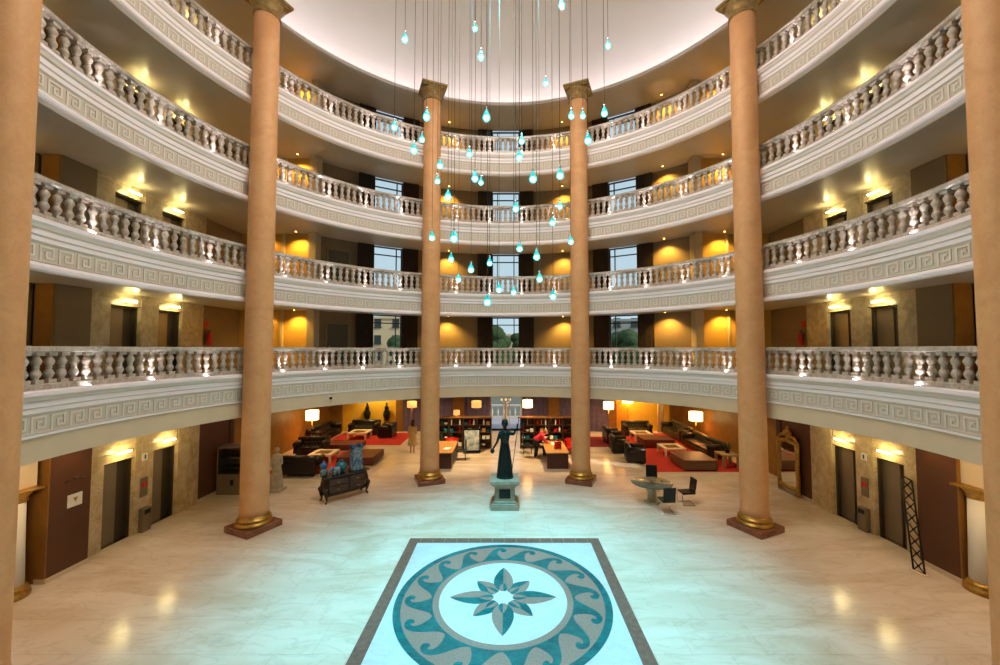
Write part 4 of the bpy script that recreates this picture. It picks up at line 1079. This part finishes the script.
mb.limb((.21, 0, 1.42), (.38, -.02, 1.40), .065, .05); mb.limb((.38, -.02, 1.40), (.52, -.05, 1.60), .05, .036); hand(mb, (.52, -.05, 1.60), (.2, -.1, 1), (0, 1, 0), 1.1, 0.9)
SZ = 1.18
bmesh.ops.transform(mb.bm, matrix=Matrix.Diagonal((0.9, 1.0, SZ, 1)), verts=mb.bm.verts)
mb.limb((0, 0, 1.5*SZ), (0, 0, 1.5*SZ+.16), .075, .068); head(mb, (0, -0.01, 1.5*SZ+.27), 1.35)
mb.ball((0, 0.02, 1.5*SZ+.33), 0.138, 14, (0.95, 1.05, 0.95)).ball((0, 0.155, 1.5*SZ+.32), 0.06)
obj('figure', mb, M['bronze'], t, remesh=0.013)
obj('orb', MB().ball((-0.475, -0.075, 1.02), 0.085, 14, (1, 1, 1.1)), M['bronze'], t)
obj('staff', MB().tube([(0.535, -0.09, 2.28), (0.51, -0.08, 2.02), (0.24, -0.16, 0.08)], 0.014, 8).ball((0.54, -0.09, 2.30), 0.035), M['bronze'], t)

# glass table and chairs
t = thing('glass_table', 'round glass table on a thick steel pedestal, right of statue', 'table', (5.78, 15.75, 0))
obj('top', MB().lathe([(0.001, 0.735), (0.77, 0.735), (0.78, 0.742), (0.78, 0.753), (0.77, 0.76), (0.001, 0.76)], seg=48), M['glass_table'], t)
obj('pedestal', MB().lathe([(0.17, 0.02), (0.165, 0.4), (0.17, 0.735)], seg=28), M['pedestal'], t)
obj('base', MB().lathe([(0.32, 0), (0.32, 0.015), (0.18, 0.03)], seg=32), M['pedestal'], t)
def cantilever(label, loc, rz):
    t = thing('cantilever_chair', label, 'chair', loc, rz, 'black cantilever chairs')
    obj('seat', MB().box((0, 0, 0.46), (0.48, 0.5, 0.06), bev=0.02), M['black'], t)
    obj('backrest', MB().box((0, 0.27, 0.74), (0.46, 0.05, 0.50), bev=0.02, rot=Matrix.Rotation(-0.14, 4, 'X')), M['black'], t)
    mb = MB()
    for sx in (-1, 1): mb.tube([(sx*0.23, 0.26, 0.6), (sx*0.23, 0.24, 0.46), (sx*0.23, -0.24, 0.43), (sx*0.23, -0.27, 0.38), (sx*0.23, -0.25, 0.03), (sx*0.23, -0.22, 0.015), (sx*0.23, 0.24, 0.015)], 0.011, 8)
    mb.tube([(-0.23, 0.24, 0.015), (0.23, 0.24, 0.015)], 0.011, 8)
    obj('frame', mb, M['chrome'], t)
cantilever('black chair behind the glass table', (6.25, 17.0, 0), D2R(-15))
cantilever('black chair with its back to us, nearest side of glass table', (5.95, 14.75, 0), D2R(182))
cantilever('black chair side on at right of the glass table', (7.05, 15.55, 0), D2R(-88))

# framed poster on an easel stand
t = thing('poster_stand', 'black framed sign stand showing a blue and white picture', 'sign stand', (-1.98, 23.15, 0), D2R(4))
mb = MB()
for sx in (-1, 1): mb.box((sx*0.46, 0, 0.68), (0.07, 0.07, 1.36))
mb.box((0, 0, 1.33), (0.99, 0.07, 0.09)); mb.box((0, 0, 0.08), (0.99, 0.07, 0.08))
obj('frame', mb, M['black'], t)
obj('picture', MB().box((0, -0.005, 0.70), (0.86, 0.03, 1.16)), mat('poster_picture', (214, 212, 206), 0.5, scale=3.2, c2=(84, 132, 158)), t)
obj('foot', MB().box((0, 0, 0.02), (1.0, 0.45, 0.04)), M['black'], t)

# lobby wall furniture
for sgn, nm in ((-1, 'left'), (1, 'right')):
    rz = 0 if sgn < 0 else PI
    q = lambda d, y, z: (sgn*(XS-0.03-d), y, z)
    t = thing('litter_bin', f'brushed steel litter bin between the {nm} lifts', 'bin', q(0.085, 13.27, 0), rz)
    obj('body', MB().box((0, 0, 0.38), (0.16, 0.32, 0.76), bev=0.01), M['steel'], t)
    obj('opening', MB().box((0.082, 0, 0.64), (0.012, 0.22, 0.14)), M['black'], t)
    t = thing('call_panel', f'lift call panel with red display between the {nm} lifts', 'call panel', q(0.0, 13.27, 1.25), rz)
    obj('plate', MB().box((0.015, 0, 0.18), (0.03, 0.26, 0.62), bev=0.004), M['steel'], t)
    obj('display', MB().box((0.033, -0.055, 0.26), (0.008, 0.07, 0.16)).box((0.033, 0.055, 0.26), (0.008, 0.07, 0.16)), M['display_red'], t)
    mb = MB()
    for z in (0.0, 0.08): mb.lathe([(0.02, 0), (0.02, 0.012)], (0.031, 0, z), 10, rot=Matrix.Rotation(PI/2, 3, 'Y'))
    obj('button', mb, M['chrome'], t)
    t = thing('floor_indicator', f'small white lift number plate high between the {nm} lifts', 'sign', q(0.0, 13.27, 2.3), rz)
    obj('plate', MB().box((0.012, 0, 0.12), (0.024, 0.2, 0.24), bev=0.004), M['white'], t)
    obj('arrow', MB().box((0.026, 0, 0.12), (0.006, 0.05, 0.14)), M['steel_dark'], t)
t = thing('wall_plaque', 'square white plaque with yellow emblem on left brown wall', 'sign', (-XS+0.28, 10.94, 1.72))
obj('plate', MB().box((0.012, 0, 0.17), (0.024, 0.36, 0.34), bev=0.004), M['white'], t)
obj('emblem', MB().prism([(-0.06, 0.06), (0.06, 0.06), (0.0, -0.06)], 0, 0.006), M['gold'], t, loc=(0.026, 0, 0.18), rot=(PI/2, 0, PI/2))
def text(name, body, size, m, parent, loc, rot):
    c = bpy.data.curves.new(name, 'FONT'); c.body = body; c.size = size; c.extrude = 0.004; c.align_x = 'CENTER'
    o = bpy.data.objects.new(name, c); COL.objects.link(o); o.data.materials.append(m); o.parent = parent; o.location = loc; o.rotation_euler = rot
    return o
t = thing('wall_bracket', 'faint dark carved ornament above white plaque on left wall', 'wall ornament', (-XS+0.28, 10.94, 2.42))
mb = MB().tube([(0.012, -0.26, 0), (0.012, -0.12, 0.05), (0.012, 0, 0.0), (0.012, 0.12, 0.05), (0.012, 0.26, 0)], 0.014, 6).ball((0.014, 0, 0.06), 0.05, 10, (0.4, 1, 1))
obj('scroll', mb, M['wood_dark'], t)  # scroll shape added in place of dark lettering
# glazed steel cabinet in the left niche
t = thing('drinks_cabinet', 'grey steel cabinet with glass upper door in left niche', 'cabinet', (-11.25, 16.75, 0))
mb = MB().box((0, 0.03, 0.42), (1.3, 0.6, 0.84))
for x in (-0.62, 0.62): mb.box((x, 0.03, 1.38), (0.06, 0.6, 1.08))
mb.box((0, 0.03, 1.92), (1.3, 0.6, 0.06)); mb.box((0, 0.31, 1.38), (1.3, 0.04, 1.08))
obj('body', mb, M['steel'], t)
o = obj('glass_door', MB().box((0, -0.26, 1.38), (1.18, 0.02, 1.02)), M['glass'], t)
for z in (1.1, 1.5): obj('shelf', MB().box((0, 0.02, z), (1.18, 0.5, 0.02)), M['chrome'], t)
o = obj('lower_door', MB().box((0, -0.28, 0.44), (1.2, 0.02, 0.72), bev=0.005), M['steel'], t)
obj('slot', MB().box((0, -0.293, 0.5), (0.13, 0.01, 0.22)), M['black'], o)
# gilt mirror leaning on the right wall
t = thing('mirror', 'tall gilt framed mirror with carved crest leaning on right brown wall', 'mirror', (XS-0.16, 16.7, 0), D2R(90))
# local x along wall, -y out of wall after rotation handled below
R_ = Matrix.Rotation(D2R(-3), 4, 'X')
mb = MB()
Wm, Hm = 1.05, 2.12
for sx in (-1, 1):
    mb.tube([(sx*Wm/2, 0, 0.08), (sx*(Wm/2+0.04), 0, 0.6), (sx*Wm/2, 0, 1.2), (sx*(Wm/2+0.03), 0, 1.7), (sx*Wm/2, 0, Hm)], [0.09, 0.075, 0.08, 0.075, 0.10], 10)
    mb.ball((sx*Wm/2, 0, Hm+0.02), 0.12, 10, (1, 0.5, 1)); mb.ball((sx*Wm/2, 0, 0.14), 0.13, 10, (1, 0.5, 1)); mb.tube([(sx*Wm/2, 0, 0.1), (sx*(Wm/2+0.06), 0, 0.0)], [0.06, 0.04], 8)
mb.tube([(-Wm/2, 0, Hm), (0, 0, Hm+0.05), (Wm/2, 0, Hm)], 0.09, 10); mb.tube([(-Wm/2, 0, 0.30), (0, 0, 0.24), (Wm/2, 0, 0.30)], 0.085, 10)
obj('frame', mb, M['gold'], t)
mb = MB()
for sx in (-1, 1):
    mb.tube([(sx*0.5, 0, Hm+0.08), (sx*0.36, 0, Hm+0.25), (sx*0.2, 0, Hm+0.22), (sx*0.16, 0, Hm+0.4), (sx*0.04, 0, Hm+0.52)], [0.05, 0.07, 0.05, 0.06, 0.04], 8)
mb.ball((0, 0, Hm+0.28), 0.15, 12, (0.9, 0.35, 1.3)).ball((0, 0, Hm+0.55), 0.075, 10, (0.9, 0.5, 1.3))
obj('crest', mb, M['gold'], t)
obj('mirror_glass', MB().box((0, 0.01, (Hm+0.3)/2), (Wm, 0.02, Hm-0.3)), M['mirror'], t)
obj('backboard', MB().box((0, 0.035, (Hm+0.3)/2), (Wm, 0.025, Hm-0.2)), M['wood_dark'], t)
t.rotation_euler = (D2R(0), 0, D2R(-90))
# leaning wrought iron lattice
t = thing('lattice_panel', 'narrow dark iron lattice panel leaning against right lift marble', 'lattice panel', (11.12, 10.95, 0.02))
A = Vector((0, 0, 0)); B = Vector((0.76, 1.0, 2.12)); wv = Vector((0.06, -0.24, 0))
mb = MB()
for o_ in (Vector(), wv): mb.tube([A+o_, B+o_], 0.022, 8)
mb.tube([A, A+wv], 0.022, 8); mb.tube([B, B+Vector((0.0, -0.1, 0.08)), B+wv], 0.022, 8)
obj('frame', mb, M['iron'], t)
mb = MB()
for k in range(8):
    p0, p1 = A.lerp(B, k/8), A.lerp(B, (k+1)/8)
    mb.tube([p0, p1+wv], 0.016, 6); mb.tube([p0+wv, p1], 0.016, 6); mb.ball((p0+p1+wv)/2, 0.035, 8)
obj('lattice', mb, M['iron'], t)
obj('foot', MB().box(A+wv*0.5+Vector((0, 0, -0.005)), (0.16, 0.36, 0.03)), M['white_wood'], t)

# fire extinguishers on the first balcony
for sgn, nm in ((-1, 'left'), (1, 'right')):
    t = thing('fire_extinguisher', f'red fire extinguisher on wall beyond {nm} lifts, first balcony', 'fire extinguisher', (sgn*(XS-0.13), 15.8, floor_z(1)+1.05), 0)
    obj('cylinder', MB().lathe([(0.085, 0), (0.09, 0.02), (0.09, 0.42), (0.06, 0.5), (0.03, 0.53)], seg=18), M['red'], t)
    obj('valve', MB().lathe([(0.03, 0.53), (0.03, 0.58)], seg=10).box((0, 0.03, 0.6), (0.03, 0.14, 0.03)), M['black'], t)
    obj('hose', MB().tube([(0, -0.03, 0.56), (0, -0.13, 0.5), (0, -0.12, 0.2), (0, -0.11, 0.12)], 0.013, 8), M['black'], t)
    o = obj('fire_sign', MB().box((0, 0, 0.13), (0.012, 0.2, 0.26)), M['red'], loc=(sgn*(XS-0.008), 15.8, floor_z(1)+1.78))
    tag(o, f'small red fire sign above extinguisher, {nm} side, first balcony', 'sign')
# dome camera on the first balcony soffit band
p = P(-47.6, 9.6, 4.0)
t = thing('security_camera', 'small dark dome camera on beige band below the first balcony', 'camera', p, -D2R(-47.6))
obj('mount', MB().box((0, -0.03, 0.06), (0.12, 0.06, 0.05), bev=0.01), M['white'], t)
obj('dome', MB().ball((0, -0.06, 0.02), 0.06, 14), M['black'], t)

# ------------------------------------------------------------------ teal pendants
PEND = [(405, 38.5), (475, 28), (481, 56), (426.6, 116), (486.5, 116.5), (422, 139), (414, 149.6), (394.4, 126.4), (469.6, 153.5), (440, 165), (437.5, 180.6), (475, 177.5), (481, 182),
        (561.7, 4.5), (608, 45), (545.7, 82.8), (571.3, 115.3), (582.8, 115.3), (604.4, 112.5), (587.9, 139.6), (521.7, 140.5), (519.3, 156.5), (533, 178), (560, 174.5),
        (432, 237), (454, 237.4), (451, 258.6), (458.5, 279), (471, 269), (489.6, 262.6), (487.4, 301), (513.7, 291.6), (519.6, 248), (536.7, 256), (539.6, 278.3), (553, 295.6), (570.8, 241), (552.6, 222), (560, 206), (515.8, 208), (499, 289), (448, 196)]
tl, yw = D2R(2.4), 0.0
fw = Vector((-math.sin(yw)*math.cos(tl), math.cos(yw)*math.cos(tl), math.sin(tl))); rt_ = Vector((math.cos(yw), math.sin(yw), 0)); up_ = rt_.cross(fw)
lst = []
for (x, y) in PEND:
    d = fw+rt_*(x-507.7)/394-up_*(y-332.5)/394
    Y = 9.7; X = d.x/d.y*Y; half = math.sqrt(max(0.2, 2.9**2-X*X)); Ys = [CY+random.uniform(-0.62, 0.75)*half for _ in range(60)]
    Y = max(Ys[:14], key=lambda y: min([math.hypot(0.11+d.x/d.y*y-q[0], y-q[1]) for q in lst]+[1.2]))
    s_ = Y/d.y; lst.append((0.11+d.x*s_, Y, 6+d.z*s_))
def level_of(z):
    for l, n in ((4, 'above the top balcony rail'), (3, 'level with the top balcony'), (2, 'level with the third balcony'), (1, 'level with the second balcony')):
        if z > rail_top(l)+ (0 if l == 4 else 0.6): return n
    return 'level with the first balcony'
tiers = {}
for p in lst: tiers.setdefault(level_of(p[2]), []).append(p)
p0 = None
def nth(i, n):
    if i < 12: return f'{ORD[i]} from left'
    return f'{ORD[n-1-i]} from right'
for tn, ps in tiers.items():
    ps.sort(key=lambda p: p[0]/p[1])
    for i, p in enumerate(ps):
        lb = f'glowing teal glass drop pendant hanging {tn}, {nth(i, len(ps))} of them'
        t = thing('pendant_light', lb, 'pendant lamp', p, 0, 'teal pendants hanging in the atrium')
        if p0 is None:
            p0 = [obj('glass_drop', MB().lathe([(0.001, -0.105), (0.045, -0.095), (0.078, -0.06), (0.084, -0.025), (0.07, 0.03), (0.045, 0.08), (0.025, 0.115), (0.018, 0.14), (0.001, 0.14)], seg=20), M['teal_glass'], t),
                  obj('bulb', MB().ball((0, 0, -0.028), 0.05, 12), M['teal_glow'], t),
                  obj('cap', MB().lathe([(0.02, 0.135), (0.026, 0.14), (0.026, 0.19), (0.01, 0.2)], seg=10), M['chrome'], t)]
        else:
            for q in p0: link_copy(q, t)
        r = math.hypot(p[0], p[1]-CY); top = zr+0.35+2.6*math.sqrt(max(0, 1-(r/10.3)**2))
        obj('cord', MB().tube([(0, 0, 0.19), (0, 0, top-p[2]+0.02)], 0.006, 6), M['cord'], t)

# ------------------------------------------------------------------ light and world
for p in lst[::4]: lamp('POINT', (p[0], p[1], p[2]-0.3), 14, (0.25, 0.9, 1.0), 0.1)
lamp('SPOT', (0, CY+0.4, 17.6), 27000, (0.06, 0.70, 1.0), 0.5, (0, CY+0.4, 0), 55, 1.0)  # added spot without a fixture, gives the floor the pendants' teal light
lamp('AREA', (0, CY, zr+1.6), 1700, (1.0, 0.83, 0.70), target=(0, CY, 0), size=7)
for s in (-1, 1):
    for y in (19.6, 22.8, 26.2): 
        for x in (7.9, 11.0): lamp('SPOT', (s*x, y, 3.66), 150, (1.0, 0.70, 0.32), 0.08, (s*x, y, 0), 120, 0.7)
    lamp('SPOT', (s*2.6, 21.6, 3.66), 800, (1.0, 0.72, 0.36), 0.08, (s*2.6, 21.9, 0), 110, 0.7)
    lamp('SPOT', (s*0.9, 26.5, 3.66), 260, (1.0, 0.76, 0.46), 0.08, (s*0.9, 26.5, 0), 120, 0.7)
    lamp('SPOT', (s*5.2, 26.8, 3.66), 260, (1.0, 0.72, 0.36), 0.08, (s*5.2, 26.8, 0), 120, 0.7)
    lamp('SPOT', (s*9.3, 28.2, 3.6), 480, (1.0, 0.74, 0.26), 0.08, (s*9.3, 29.2, 1.0), 120, 0.7)
    lamp('POINT', (s*10.8, 8.9, 2.9), 60, (1.0, 0.68, 0.34), 0.15)  # added light without a fixture, warms the end pilaster and half column
    lamp('SPOT', (s*11.2, 10.9, 3.6), 25, (1.0, 0.62, 0.28), 0.08, (s*11.6, 10.4, 0), 120, 0.7)
sl = bpy.data.lights.new('sun', 'SUN'); sl.energy = 3.2; sl.angle = 0.02; sl.color = (1.0, 0.95, 0.88)
so = bpy.data.objects.new('sun', sl); COL.objects.link(so); so.rotation_euler = Vector((-0.8, 0.3, -0.5)).to_track_quat('-Z', 'Y').to_euler(); so.location = (60, 20, 50)
w = bpy.data.worlds.new('World'); SC.world = w; w.use_nodes = True
nt = w.node_tree; bg = nt.nodes['Background']
sky = nt.nodes.new('ShaderNodeTexSky'); sky.sky_type = 'HOSEK_WILKIE'; sky.turbidity = 6; sky.ground_albedo = 0.4; sky.sun_direction = (0.3, -0.6, 0.6)
mx = nt.nodes.new('ShaderNodeMix'); mx.data_type = 'RGBA'; mx.inputs['Factor'].default_value = 0.72; mx.inputs['B'].default_value = (0.50, 0.60, 0.66, 1)
nt.links.new(sky.outputs['Color'], mx.inputs['A'])
nt.links.new(mx.outputs['Result'], bg.inputs['Color']); bg.inputs['Strength'].default_value = 1.7
SC.view_settings.view_transform = 'Standard'; SC.view_settings.look = 'None'; SC.view_settings.exposure = -0.1
SC.cycles.max_bounces = 8; SC.cycles.diffuse_bounces = 5; SC.cycles.glossy_bounces = 4; SC.cycles.transmission_bounces = 6; SC.cycles.sample_clamp_indirect = 6
